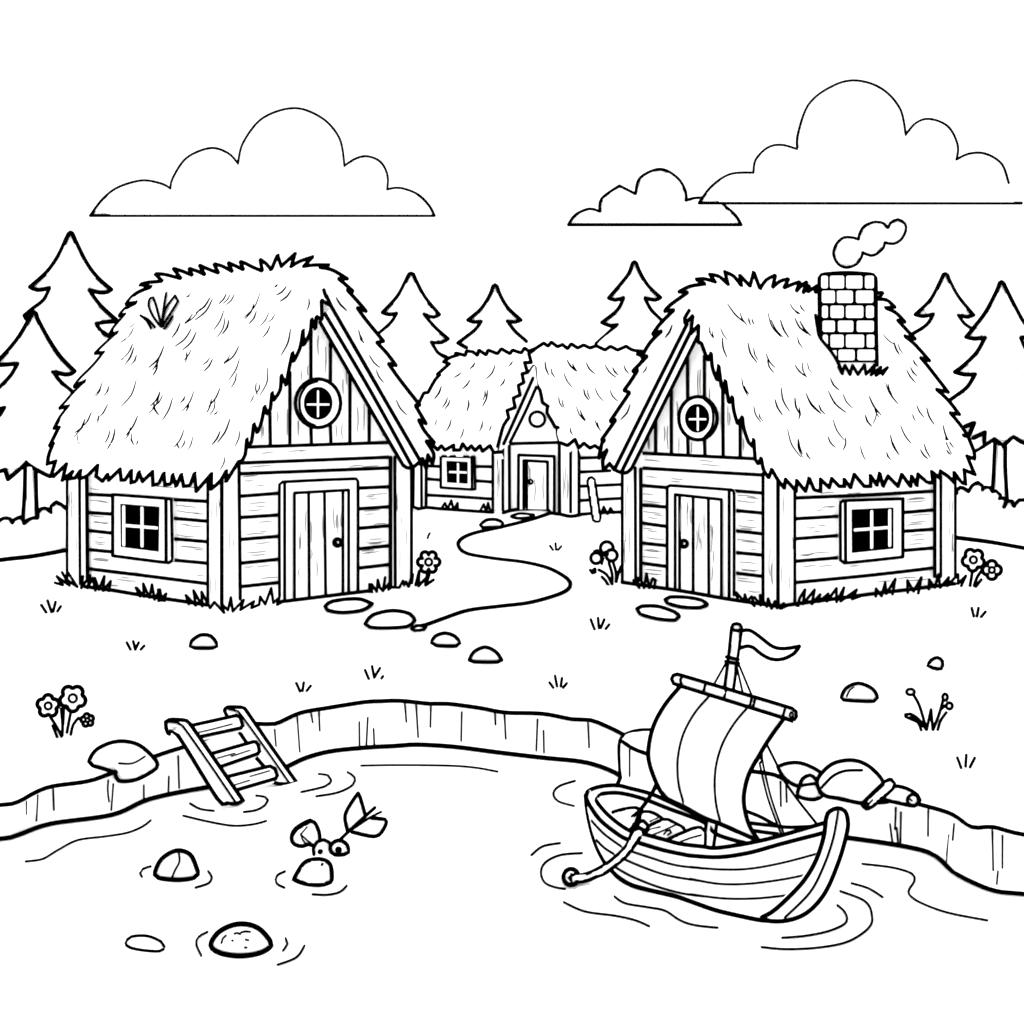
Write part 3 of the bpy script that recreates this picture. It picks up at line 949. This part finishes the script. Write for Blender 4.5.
gs = 'round-topped stones lying in the yard'
stone('C 760 905 765 885 790 865 815 858 845 865 865 890 868 905 850 912 780 912', 'small domed stone alone in front of the corner of the left cottage', group=gs)
stone('L 205 170 220 145 260 132 300 145 320 172 305 184 225 182', 'domed stone just below the end of the winding path, left of a like one', group=gs)
stone('L 357 240 375 208 420 188 465 208 487 240 470 248 375 247', 'domed stone farther from the path, right of and nearer than a like one', group=gs)
stone('N 565 390 585 352 635 333 690 355 710 390 695 405 575 400', 'domed stone with a curved highlight line, right of the flag', 'N 587 385 600 360 615 350', group=gs)
stone('N 910 262 925 240 950 230 970 245 965 275 930 272', 'tiny pointed pebble above the seed-head plant on the right', w=2.6, group=gs)
stone('T 320 420 345 400 385 398 412 412 405 428 330 430', 'small flat-bottomed stone at the far bend of the path before the middle cottage', w=2.4, group=gs)
slab('T 445 385 480 375 535 380 520 390 470 393', 'thin flat stone just outside the door of the middle cottage', w=2.2)
slab('D 500 745 530 725 630 715 690 735 650 760 570 770 510 760', 'flat oval stone directly before the door of the left cottage')
slab('D 660 815 690 780 770 762 840 775 860 800 830 825 740 832 680 828', 'largest flat stone, at the near end of the winding path')
slab('D 845 835 870 822 905 828 895 838 860 842', 'tiny flat stone touching the near tip of the path line', w=2.2)
slab('H 187 755 205 745 270 745 340 768 358 785 340 800 270 795 200 775', 'flat oval stone before the right cottage, the one farther from its door')
slab('H 300 718 320 708 390 710 450 722 470 738 440 750 370 748 310 732', 'flat oval stone directly before the door of the right cottage')
slab('Q 103 700 125 675 190 672 245 695 258 715 240 732 180 730 120 718', 'flat smooth stone just breaking the water, lower left', w=2.1, srf=WA, group='stones in the water')

stone('J 355 565 390 515 470 485 550 497 610 545 630 580 610 605 540 640 475 643 460 615 430 600 370 582', 'big notched boulder on the bank left of the ladder', 'J 475 573 530 573 580 545', w=3.0, name='boulder', y=19.9, cat='boulder')
gw = 'stones in the water'
stone('Q 218 425 245 365 305 330 360 345 385 395 392 425 375 440 310 448 235 440', 'domed rock in the water with one crack down its middle', 'Q 315 338 318 375 300 410 288 440', z=ZW, w=3.6, group=gw, iw=1.4, puff=.6)
stone('Q 443 710 470 660 530 628 590 625 640 645 680 690 685 712 640 740 560 752 480 740', 'widest speckled rock in the water, nearest the viewer', 'Q 485 700 490 682 503 670;538 662 548 659 560 664;565 657 580 653 600 655;529 690 531 691;583 686 593 689;580 718 586 719', z=ZW, w=4.2, group=gw, iw=1.4, puff=.6)

stone('N 310 668 340 655 390 650 440 665 485 695 470 735 395 745 340 715', 'low flat boulder behind the rigging, left of the big boulder', w=2.8, name='boulder', cat='boulder', group='boulders on the right bank')
stone('N 390 780 400 740 410 715 440 700 465 720 480 770 490 785 460 798 420 795', 'small bell-shaped rock wedged against the left side of the big boulder', 'N 405 742 440 736 465 733', y=18.72, w=2.8, name='boulder', cat='boulder', iw=2.4, group='boulders on the right bank')
stone('N 468 735 480 700 530 655 600 640 660 655 710 695 735 735 720 765 690 800 660 815 560 795 495 780', 'biggest smooth boulder on the right bank, above the bow of the boat', 'N 487 750 530 705 580 683 648 680', y=18.55, w=3.0, name='boulder', cat='boulder', iw=2.0, group='boulders on the right bank')  # inner ink stroke draws a highlight over the crown

# logs on the bank
def log(poly, inks, label, y, end=None):
    q = S(poly)
    pl = upright(y)
    b = MB()
    b.fill(q, pl, puff=.9)
    b.line(q, pl, 2.8, .012, closed=True)
    for s in SS(inks):
        b.line(s, b.relief, 1.1, off=.01, sides=5)
    if end:
        c, r = end
        b.line(ell(S(c)[0], r, r), b.relief, 2.4, off=.01, closed=True)
    tag(b.build('log'), label, 'log', 'logs by the big boulder')

log('N 780 745 830 755 870 780 880 800 865 820 840 822 740 800 730 770', 'N 838 795 848 802', 'short log lying on the right bank with its round cut end showing', 18.45, ('N 852 801', 5.6))
log('N 650 822 655 808 740 727 765 718 778 735 770 755 690 825 665 835', 'N 665 805 735 742;672 818 690 800', 'rounded pole leaning slantwise against the right side of the big boulder', 18.2, ('N 662 822', 2.4))

b = MB()
q = S('z 619.5 739 622 735 631 731 645 729.5 668 730 700 735 702 760 700 800 660 796 628 788 620 776')
pl = standing(q, ZW)
b.fill(q, pl, puff=.5)
b.line(S('z 621 776 617.5 784'), b.relief, 3.2)
b.line(S('M 365 630 360 600 357 500 372 465 400 450 440 441 500 440'), b.relief, 3.0, off=.0)
b.line(S('M 365 482 410 513 480 540'), b.relief, 3.0, off=.0)
b.line(S('M 398 518 398 625'), b.relief, 1.0, off=.01)
tag(b.build('bank_step'), 'flat-topped step of the bank at the water edge, half hidden behind the sail', 'bank step')  # a jut of the bank itself, modelled as its own block

# ================================================================== LADDER
p1, p2 = ground((228, 801), ZW), ground((290, 783.5), ZW)
p3 = CAM + ray((172, 722)) * 20.9
LP = Plane(p1, (p2 - p1).cross(p3 - p1))
lad = root('wooden_ladder', (p1 + p2) / 2, 'short wooden ladder with three rungs leaning from the water onto the bank', 'ladder')
b = MB()
lr = 'K 340 205 345 192 358 187 405 189 418 192 625 488 600 495 550 494 525 485 345 222'
b.fill(S(lr), LP, .09, 0, raw=True, ext=away(p1, .08))
b.lines('K 400 292 422 325;462 388 496 425;347 222 338 204 341 194 352 188 405 189 417 192 425 202 520 340 627 490 600 496 550 494 525 485', LP, 2.9, off=.0)
b.line(S('K 352 195 385 203 405 220 510 365 598 492'), LP, 1.2, .02)
b.build('rail', lad)
b = MB()
ll = 'K 105 275 103 248 120 238 185 242 200 255 412 562 385 575 350 572 310 555 150 300 115 298'
b.fill(S(ll), LP, .09, .16, raw=True, ext=away(p1, .08))
b.line(S(ll), LP, 3.1, .16, closed=True)
b.line(S('K 112 246 150 250 170 262 275 410 382 568'), LP, 1.3, .18)
b.grain('K 120 255 150 280', LP, 2, .17)
b.build('rail', lad)
for q, gr in (('K 205 262 385 222 400 228 411 262 402 272 235 308', 'K 230 290 290 276 370 255'), ('K 285 375 460 325 472 338 478 365 470 375 318 428', 'K 310 392 380 372;365 385 440 360'), ('K 345 468 520 424 540 436 549 462 542 474 385 520', 'K 375 500 440 480;440 465 520 442')):
    b = MB()
    b.fill(S(q), LP, .07, .09, raw=True)
    b.line(S(q), LP, 2.8, .09, closed=True, corner=30)
    b.lines(gr, LP, .7, off=.1, sides=4)
    b.build('rung', lad)

# ================================================================== BOAT
w1, w2 = ground((607, 867), ZW), ground((770, 921), ZW)
AX = (w2 - w1)
AXL = AX.length
AXD = AX.normalized()
HN = Vector((AXD.y, -AXD.x, 0))
if HN.y > 0:
    HN = -HN


class Hull:
    """near (k=+1) or far (k=-1) side of the hull: bowed out amidships, meeting at stem and stern"""

    def __init__(self, k):
        self.k, self.n = k, HN

    def off(self, t):
        u = max(0.0, min(1.0, (t + .14) / 1.58))
        s = math.sin(math.pi * u)
        return .34 * s ** .8 if self.k > 0 else -0.95 * s ** .6

    def un(self, p, off=0.0):
        o = self.off(.6)
        for _ in range(12):
            q = Plane(w1 + HN * o, HN).un(p)
            t = (q - w1).dot(AXD) / AXL
            o = .5 * o + .5 * self.off(t)
        q = Plane(w1 + HN * (o + off), HN).un(p)
        if q.z < ZW + .015:
            q = ground(p, ZW + .015)
        return q


NEAR, FAR = Hull(1), Hull(-1)
MIDS = Plane(w1 - HN * .3, HN)
boat = root('sailing_boat', w1.lerp(w2, .5), 'small plank-built sailing boat with a square sail and pennant afloat by the bank', 'boat')
rim_out = 'a 112 275 200 400 350 520 430 560 500 580 700 640 900 682 b 0 576 170 585 350 560 550 505 800 440'
rim_in = 'a 165 235 180 262 250 345 350 430 450 490 560 515 700 553 850 592 1024 612 b 150 530 300 510 450 480 600 440 820 375'
far_out = 'a 85 215 100 170 200 132 330 122 450 148 600 188 750 252 1024 380 b 180 385 280 430'
far_in = 'a 165 235 190 197 300 182 400 192 550 232 750 310 1024 415 b 165 450 350 505'
stern = 'a 85 200 100 340 135 500 180 630 240 742 285 795 350 860 450 920 600 962 800 1010 O 600 605 700 640 800 664 880 680 950 685'
b = MB()
hp = S('a 85 215 100 340 135 500 180 630 240 742 285 795 350 860 450 920 600 962 O 600 605 700 640 800 664 880 680') + S('b 500 910 600 820 690 720 760 600 805 460 815 400') + list(reversed(S(rim_in)))
b.fill(hp, NEAR, .05, 0, grid=14, raw=True)
b.line(S(stern), NEAR, 3.6, .0)
b.line(S('a 85 205 112 275 200 400 350 520 430 560 500 580 700 640 900 682 b 0 576 170 585 350 560 550 505 800 440'), NEAR, 3.1, .01)
b.line(S(rim_in), NEAR, 3.1, .01)
b.lines('b 0 643 170 658 350 655 550 620 760 565;0 715 170 745 350 745 550 720 700 690;0 808 200 833 400 833 620 810;'
        'a 450 650 600 700 800 760 1024 787;390 712 550 780 750 845 1024 890;310 770 450 850 650 930 850 985 1024 1010;130 405 230 510 370 612;170 560 230 620 310 672', NEAR, 1.5, off=.012, sides=5)
b.build('hull', boat)
b = MB()
ip = S('a 85 215 100 170 200 132 330 122 450 148 600 188 750 252 1024 380 b 180 385 345 310 420 340 510 385 600 400 740 398 820 375') + list(reversed(S('b 150 530 300 510 450 480 600 440 820 375'))) + list(reversed(S('a 165 235 180 262 250 345 350 430 450 490 560 515 700 553 850 592 1024 612')))
b.fill(ip, FAR, .05, 0, grid=12, raw=True)
b.line(S(far_out), FAR, 3.1, .006)
b.line(S(far_in), FAR, 2.9, .006)
b.lines('b 345 310 420 340 510 388;365 380 430 388 500 395 600 405 740 400;380 425 450 436 530 445', FAR, 2.6, off=.006)
b.build('gunwale', boat)
b = MB()
n0 = len(b.v)
for i in range(13):
    t = .0 + 1.0 * i / 12
    for k in (NEAR, FAR):
        p = w1 + AXD * AXL * t + HN * (k.off(t) * .9 if k is FAR else -.04)
        b.v.append(Vector((p.x, p.y, ZW + .02)))
for i in range(12):
    b.f.append([n0 + 2 * i, n0 + 2 * i + 2, n0 + 2 * i + 3, n0 + 2 * i + 1])
    b.m.append(WHITE)
b.build('deck', boat)
b = MB()
stem = 'b 430 948 500 910 600 820 690 720 760 600 805 460 820 350 840 310 890 290 935 310 952 380 940 460 900 600 830 770 760 870 680 935 580 968 480 970'
sp_ = Hull(1)
sp_.off = lambda t: NEAR.off(min(t, .95)) * .9
b.fill(S(stem), sp_, .16, .05, grid=8, ext=away(w2, .16))
b.line(S(stem), sp_, 3.4, .055, closed=True)
b.line(S('b 892 310 860 480 800 650 720 800 570 950'), sp_, 1.5, .07)
b.build('stem', boat)
# mast, yard, sail, flag, rigging
MP = upright(16.95)
SP = upright(16.85)
b = MB()
b.fill(S('c 552 45 562 28 582 22 602 28 612 45 560 430 z 706.5 848 b 80 535 100 370 c 510 420'), MP, puff=.9)
mast_low = 'b 100 365 80 520;162 380 142 520'
b.lines('c 508 412 530 250 552 45 560 27 582 21 603 27 612 45 590 210 562 425;552 50 568 62 595 64 611 55;520 222 555 230 592 238;516 250 555 258 594 261;' + mast_low, b.relief, 2.6, off=.01)
b.build('mast', boat)
b = MB()
sl = 'c 245 395 150 510 80 640 50 780 60 880 110 1010 a 700 190 740 235 880 300 1024 380 b 180 385 300 437 418 490 365 410 335 320 325 220 350 100 400 0 c 700 850 770 730 870 590 560 490'
b.fill(S(sl), SP, .03, 0, puff=.35, flat=True)
b.line(S('c 245 395 150 510 80 640 50 780 60 880 110 1010 a 700 190 740 235'), SP, 3.3, .03)
b.line(S('a 740 235 880 300 1024 380 b 180 385 300 437 418 490'), SP, 3.3, .03)
b.line(S('b 418 490 365 410 335 320 325 220 350 100 400 0 c 700 850 770 730 870 590'), SP, 3.3, .03)


class Billow:
    n = Vector((0, -1, 0))

    def un(self, p, off=0.0):
        return SP.un(p, off)


b.lines('c 420 455 330 560 260 690 228 830 228 950 240 1024 a 830 130 875 288', b.relief, 1.5, off=.01, sides=5)
b.lines('c 650 525 570 620 500 740 460 870 450 1000 b 160 280 186 385', b.relief, 1.5, off=.01, sides=5)
b.build('sail', boat)
b = MB()
yd = 'c 190 355 200 333 225 326 250 333 915 532 940 552 942 582 930 600 905 606 870 592 230 393 202 383'
b.fill(S(yd), SP, puff=1.0, off=.16)
b.line(S(yd), SP, 2.9, .2, closed=True)
b.lines('c 252 340 243 362 250 390;392 392 383 433;517 425 508 465;672 475 662 515;692 482 682 522;872 540 860 582', b.relief, 2.0, off=.03)
b.line(ell(S('c 912 572')[0], 1.6, 2.6), b.relief, 1.2, .02, closed=True)
b.build('yard', boat)
b = MB()
fl = 'c 610 65 660 62 720 100 800 160 870 172 960 158 930 200 860 235 790 235 730 205 680 165 640 158 600 172'
b.fill(S(fl), MP, .03, .0)
b.line(S('c 605 66 660 62 720 100 800 160 870 172 960 158 930 200 860 235 790 235 730 205 680 165 640 158 597 172'), MP, 2.9, .0)
b.build('flag', boat)
for q, pl, ww, off in (('c 515 265 445 390', MP, 1.6, 0), ('c 580 265 620 440', MP, 1.6, 0), ('c 595 265 680 468', MP, 1.6, 0),
                       ('c 722 800 735 850 b 420 20 470 230 548 442', SP, 1.6, -.15), ('c 735 800 b 440 20 490 230 565 442', SP, 1.6, -.15),
                       ('c 765 750 830 880 b 560 110 650 240 765 385', SP, 2.0, -.2), ('a 640 120 600 200 520 312 455 372', SP, 1.5, .1), ('a 655 135 612 210 535 318 475 372', SP, 1.2, .1)):
    b = MB()
    b.line(S(q), pl, ww, off, sides=5)
    b.build('rigging_rope', boat)

# cargo between the thwarts
CG = Plane(w1 - HN * .12, HN)
def sack(poly, ink, label, off):
    q = S(poly)
    b = MB()
    b.fill(q, CG, puff=.35, off=off)
    b.line(q, CG, 2.5, off, closed=True)
    for s in SS(ink):
        b.line(s, b.relief, 1.0, off=.005, sides=5)
    tag(b.build('sack'), label, 'sack', 'sacks in the boat')

sack('a 270 350 380 315 490 302 530 330 480 420 430 500 350 440', '', 'sack lying sternmost in the boat, farthest left', -.12)
sack('a 530 335 600 335 660 360 710 400 640 470 560 520 500 470', 'a 600 410 660 385', 'sack second from the stern with a rounded shoulder, behind the rope knot', -.08)
sack('a 560 510 590 450 720 395 800 425 870 465 885 500 740 590 600 540', 'a 620 520 720 478 800 440;600 475 680 455;710 515 730 490 760 480 770 500 740 520', 'sack third from the stern with a smudged mark on its side', -.03)
sack('a 720 565 840 510 950 465 1010 462 1040 490 1040 620 850 610', 'a 830 580 920 545 1010 520', 'sack resting against the foot of the mast', .02)

b = MB()


class Afloat(Plane):
    def un(self, p, off=0.0):
        q = Plane.un(self, p, off)
        return q if q.z > ZW + .04 else ground(p, ZW + .04 + max(0, off))


RP = Afloat(w1 + HN * .5, HN)
rp = 'a 450 525 410 605 350 670 250 750 120 820 O 160 497 130 490 120 520 150 528 a 100 885 180 850 250 820 400 700 480 600 520 530 545 510 530 475 500 455 470 470'
b.fill(S('a 450 525 410 605 350 670 250 750 120 820 O 160 497 130 498 130 526 150 528 a 100 885 180 850 250 820 400 700 480 600 520 530 545 500 500 460'), RP, puff=.9)
b.lines('a 440 545 410 605 350 670 250 750 120 820 20 845 -20 850;O 145 528 a 100 885 180 850 250 820 400 700 480 600 520 540', RP, 2.8, band=False)
b.line(S('a 440 545 470 480 510 460 545 480 550 500'), RP, 3.6, band=False)
b.line(S('a 440 480 500 420 545 405 580 440 585 480 560 505'), RP, 2.8, band=False)
b.line(ell(S('O 124 508')[0], 7.6, 8.0), RP, 3.6, closed=True, band=False)
b.line(S('O 140 495 122 500 118 512 128 524'), RP, 2.6, .02)
tag(b.build('mooring_rope'), 'thick rope hung over the stern of the boat ending in a ring', 'rope')

# ================================================================== CREATURE IN THE WATER
def cr_part(poly, ink, name, parent, pl, w, closed=True, off=0.0, iw=1.0, pup=None, puff=.8):
    q = S(poly)
    b = MB()
    b.fill(q, pl, puff=puff, off=off)
    D = min(max(p[0] for p in q) - min(p[0] for p in q), max(p[1] for p in q) - min(p[1] for p in q)) / 2 * pl.p0.y / F * puff
    if closed is True:
        b.line(q, pl, w, off + .012, closed=True)
    else:
        b.line(S(closed), pl, w, off + .012)
    for s in SS(ink):
        b.line(s, b.relief, iw, off=.005, sides=5)
    if pup:
        c, r = pup
        b.fill(ell(S(c)[0], r), pl, D * .3, off + D * 1.02, m=INK, raw=True)
    return b.build(name, parent)


CPL = standing(S('R 280 790 370 800'), ZW, .03)
EPL = upright(CPL.p0.y + .12)
cr = root('pond_creature', ground((313, 884), ZW), 'small water creature with two round staring eyes behind a domed snout', 'animal')
cr_part('R 213 765 275 665 330 638 400 637 450 670 460 765 430 790 370 800 280 790', '', 'snout', cr, CPL, 3.4)
nb = MB()
nb.fill(ell(S('R 396 673')[0], 1.6, 1.0), CPL, .05, .12, m=INK, raw=True)
nb.build('nostril', cr)
cr_part('R 455 590 450 550 480 520 520 515 560 545 568 590 540 605 480 607', '', 'eye', cr, EPL, 3.0, pup=('R 502 575', 3.6), off=.02)
cr_part('R 345 605 340 570 365 525 410 510 440 525 455 545 450 600 430 610', '', 'eye', cr, EPL, 2.6, closed='R 345 605 340 570 365 525 410 510 440 525 455 545', pup=('R 385 588', 2.8), off=.0)
cr_part('R 200 500 225 440 320 385 350 400 378 460 380 525 345 550 310 540 270 553 220 540', 'R 210 500 240 450 325 400;260 475 310 520 350 550;260 475 300 430;260 475 272 510 295 540', 'ear', cr, upright(EPL.p0.y + .05), 3.0, off=-.03, puff=.4)
lf = root('leaf_sprig', ground((340, 884), ZW), 'sprig with a thick stem and two pointed leaves slanting up behind the staring eyes', 'plant')
LPZ = upright(EPL.p0.y + .02)
for q in ('R 560 455 545 350 610 235 628 212 640 235 672 345', 'R 590 462 735 490 790 445 810 395 800 380 710 370'):
    b = MB()
    b.fill(S(q), LPZ, puff=.3)
    b.line(S(q), LPZ, 2.9, .01, closed=False)
    b.build('leaf', lf)
b = MB()
b.line(S('R 510 512 570 455 640 390 735 305'), LPZ, 2.6, .05)
b.line(S('R 560 465 640 410 700 370 775 332'), LPZ, 1.6, .05)
b.build('stem', lf)

# ================================================================== FLOWERS AND GRASS
def bloom(name, parent, pl, c, R, n, rot, w=2.9, off=0.05, inner=.3):
    b = MB()
    pts = []
    for i in range(n * 10):
        th = 2 * math.pi * i / (n * 10)
        r = R * (.66 + .34 * abs(math.cos((th - rot) * n / 2)) ** .6)
        pts.append((c[0] + r * math.cos(th), c[1] - r * math.sin(th)))
    b.fill(pts, pl, .04, off, raw=True)
    b.line(pts, pl, w, off, closed=True, corner=40)
    o = b.build('bloom', parent)
    k = MB()
    k.fill(ell(c, R * inner), pl, .02, off + .02, raw=True)
    k.line(ell(c, R * inner), pl, 1.7, off + .02, closed=True)
    k.build('bloom_center', o)


def stems(parent, pl, txt, w=2.2, name='stem'):
    for s in SS(txt):
        b = MB()
        b.line(s, pl, w, corner=50)
        b.build(name, parent)


def flower(label, blooms, stem, zz='', leaves=''):
    allp = [p for s in SS(stem + ';' + leaves) for p in s]
    pl = standing(allp)
    cx = sum(p[0] for p in allp) / len(allp)
    r = root('flower', ground((cx, max(p[1] for p in allp))), label, 'flower', 'flowers')
    for i, (c, R, n, rot, *w) in enumerate(blooms):
        bloom('bloom', r, pl, S(c)[0], R, n, math.radians(rot), *(w or [2.9]), off=.05 + .02 * i)
    stems(r, pl, stem)
    if leaves:
        stems(r, pl, leaves, name='leaf')
    return r


flower('clump of three five-petalled flowers alone on the near lawn at far left', [('d 288 368', 11.2, 5, 90, 3.2), ('d 540 290', 13.2, 5, 270, 3.3), ('d 690 513', 6.6, 5, 100, 2.6)],
       'd 310 480 380 590 425 680;422 400 436 560 432 670;448 400 440 560;518 440 480 640;600 490 545 560 520 660', leaves='d 335 570 380 685')
flower('single six-petalled flower beside the right corner of the left cottage', [('i 703 635', 11.2, 6, 0)], 'i 690 750 670 870', leaves='i 570 870 606 728 600 880 708 765 672 872 752 818;497 885 540 765')
flower('pair of flowers by the far right corner post of the right cottage', [('k 790 255', 11.3, 5, 120), ('k 908 320', 9.4, 4, 90)], 'k 785 310 777 370 768 420;845 320 812 370 795 420', leaves='k 840 382 805 425')
# round-headed flower left of the right cottage
q = 'e 370 420 410 560 410 690;420 400 460 540 460 660'
pl = standing([p for s in SS(q) for p in s])
r = root('flower', ground((611, 584)), 'flower of three round petals growing left of the door post of the right cottage', 'flower', 'flowers')
b = MB()
for i, (c, R) in enumerate((('e 343 232', 6.4), ('e 207 360', 5.4), ('e 405 325', 5.6))):
    b.fill(ell(S(c)[0], R), pl, .04, .05 + .02 * i, raw=True)
    b.line(ell(S(c)[0], R), pl, 2.6, .05 + .02 * i, closed=True)
b.line(ell(S('e 328 305')[0], 2.4, 2.0), pl, 1.3, .12, closed=True)
b.line(S('e 180 270 220 255 270 300 300 370 280 440'), pl, 1.4, .1)
b.build('bloom', r)
stems(r, pl, q)
stems(r, pl, 'e 522 470 490 560 465 660;240 510 340 570 410 690;280 600 330 650 365 715;130 512 160 552 195 540 192 497 170 510', name='leaf')
# seed-head plant
q = 'f 165 390 215 480 262 640;315 655 360 540 392 425;372 505 412 475'
pl = standing(S('f 270 655 350 660'))
r = root('seed_plant', ground((927, 731)), 'plant with three loop-shaped seed heads and spiky blades on the right lawn', 'plant')
stems(r, pl, q)
stems(r, pl, 'f 268 655 300 508 313 655;350 655 370 590 412 530;265 655 210 580 150 540 112 545 115 562 160 582 205 605 228 658;150 565 195 590 240 630', name='leaf', w=2.1)
for c, rx, ry in (('f 150 380', 4.0, 3.0), ('f 403 418', 2.5, 3.3), ('f 434 482', 3.1, 3.3)):
    b = MB()
    b.fill(ell(S(c)[0], rx, ry), pl, .05, .02, raw=True)
    b.line(ell(S(c)[0], rx, ry), pl, 2.0, .03, closed=True)
    b.build('seed_head', r)


def tuft(txt, label, w=2.0, name='grass_tuft', group='grass tufts on the lawn'):
    st = SS(txt)
    pl = standing([p for s in st for p in s], 0, .02)
    b = MB()
    for s in st:
        b.line(s, pl, w, corner=35)
    tag(b.build(name), label, 'grass tuft', group)


tuft('C 165 740 175 755 185 770;190 722 198 745 206 768;222 728 213 765;243 745 230 765', 'grass tuft below the far left post of the left cottage')
tuft('C 507 890 522 918;533 885 541 918 555 890;577 903 563 918', 'grass tuft left of the lone domed stone')
tuft('K 625 92 640 125;655 90 650 123;683 103 667 123', 'grass tuft just above the bank, up and right of the ladder')
tuft('K 900 40 915 75;928 25 937 70 960 32;972 65 966 73', 'grass tuft above the bank, left of the two domed stones')
tuft('L 843 78 858 117;872 72 876 112;897 78 883 112;917 98 903 115', 'grass tuft on the open lawn left of the flat stones of the right cottage')
tuft('L 678 330 693 350;700 303 708 345;728 312 723 345;747 333 733 350', 'grass tuft above the bank, left of the sail')
tuft('T 600 503 612 520;622 493 624 518;645 505 632 520', 'small grass tuft inside the bend of the path', w=1.5)
tuft('i 715 340 700 365 692 392', 'single short grass blade above the six-petalled flower', w=1.4)
tuft('I 815 752 823 785;842 752 836 785;870 767 852 788', 'grass tuft below the pair of flowers on the right')
tuft('f 492 860 506 895 520 935;558 840 553 925;620 862 585 930', 'grass tuft below the seed-head plant at right')

gc = 'grass clumps along the cottage walls'
def clump(txt, label, w=1.9):
    tuft(txt, label, w, 'grass_clump', gc)

clump('g 85 812 130 825 95 775 168 828 125 752 155 795 212 835 160 755;235 842 245 775;237 838 285 770 270 842 300 785 315 855 312 785 335 850 366 775 360 857 402 803 392 860', 'grass clump around the far left post of the left cottage')
clump('g 545 840 570 890 552 842 592 892 587 817 622 897 637 822 652 907 682 850 694 912 h 55 612 60 690 110 640 98 690', 'grass clump under the window of the left cottage')
clump('h 245 650 265 712 250 655 312 720 297 617 357 725 352 627 402 722 412 737', 'grass clump left of the corner post of the left cottage')
clump('h 410 738 440 697 506 770 487 707 532 752 552 665 565 760 640 682 617 750 710 692 692 737 745 715 752 660 787 712 827 602 842 702 882 667 868 715 915 690', 'long grass clump between corner post and door of the left cottage')
clump('i 95 940 97 862 122 945 118 862 172 937 182 817 207 902 235 930 257 792 242 920 302 852 292 917 322 892 402 897 440 827 452 872 470 837 497 887 542 762 532 850', 'grass clump at the right corner post of the left cottage')
clump('l 245 295 287 350 270 277 297 282 322 350 340 247 360 350 385 282 405 292 397 355', 'grass clump left of the door of the right cottage')
clump('j 95 285 132 300 117 237 177 302 182 252 197 302 232 267 252 337 207 292;252 272 297 332 292 257 342 342 352 282 377 357 402 302 417 352 467 317 442 357 490 335', 'grass clump between door and corner post of the right cottage')
clump('j 545 322 572 337 582 282 622 217 607 322 692 217 672 322 732 252 722 307 792 247 782 302 852 207 852 307 907 202 882 302 1000 217 967 287 1024 265', 'long grass clump right of the corner post of the right cottage')
clump('k 165 490 167 440 202 487 225 402 232 472 290 377 272 475', 'three-bladed grass clump under the right part of the window of the right cottage')
clump('k 370 465 367 387 407 457 457 367 437 470', 'short grass clump between window and far post of the right cottage')
clump('k 505 445 507 382 542 432 567 347 577 432 632 367 622 422 692 347 692 407 742 357 712 422', 'grass clump at the foot of the far right post of the right cottage')
clump('T 165 355 180 332 190 357 205 322 215 360 230 332 232 360', 'small grass clump under the window of the middle cottage', 1.7)
clump('T 320 365 335 337 345 367 352 332 362 368', 'small grass clump left of the porch post of the middle cottage', 1.7)
clump('T 805 375 815 347 830 377 842 352 855 372', 'small grass clump right of the leaning post', 1.7)

# ================================================================== LIGHT AND CAMERA
w = bpy.data.worlds.new('World')
SC.world = w
w.use_nodes = True
bg = w.node_tree.nodes['Background']
bg.inputs['Color'].default_value = (1, 1, 1, 1)   # evenly overcast, white sky
bg.inputs['Strength'].default_value = 1.0
sun = bpy.data.lights.new('sun', 'SUN')
sun.energy = 0.6
sun.angle = math.radians(60)
so_ = bpy.data.objects.new('sun', sun)
so_.rotation_euler = (math.radians(42), 0, math.radians(-8))
COL.objects.link(so_)

cam = bpy.data.cameras.new('camera')
cam.sensor_width = 36
cam.lens = F / 1024 * 36
cam.shift_y = -(512 - HY) / 1024
cam.clip_start = 0.1
cam.clip_end = 30000
co = bpy.data.objects.new('camera', cam)
co.location = CAM
co.rotation_euler = (math.radians(90), 0, 0)
COL.objects.link(co)
SC.camera = co
SC.render.resolution_x = SC.render.resolution_y = 1024
SC.view_settings.view_transform = 'Standard'
SC.view_settings.look = 'None'
SC.view_settings.gamma = 1
SC.view_settings.exposure = 1.0
SC.render.engine = 'CYCLES'
SC.cycles.diffuse_bounces = 8
SC.cycles.max_bounces = 10
SC.cycles.pixel_filter_type = 'BLACKMAN_HARRIS'
SC.cycles.filter_width = 1.8
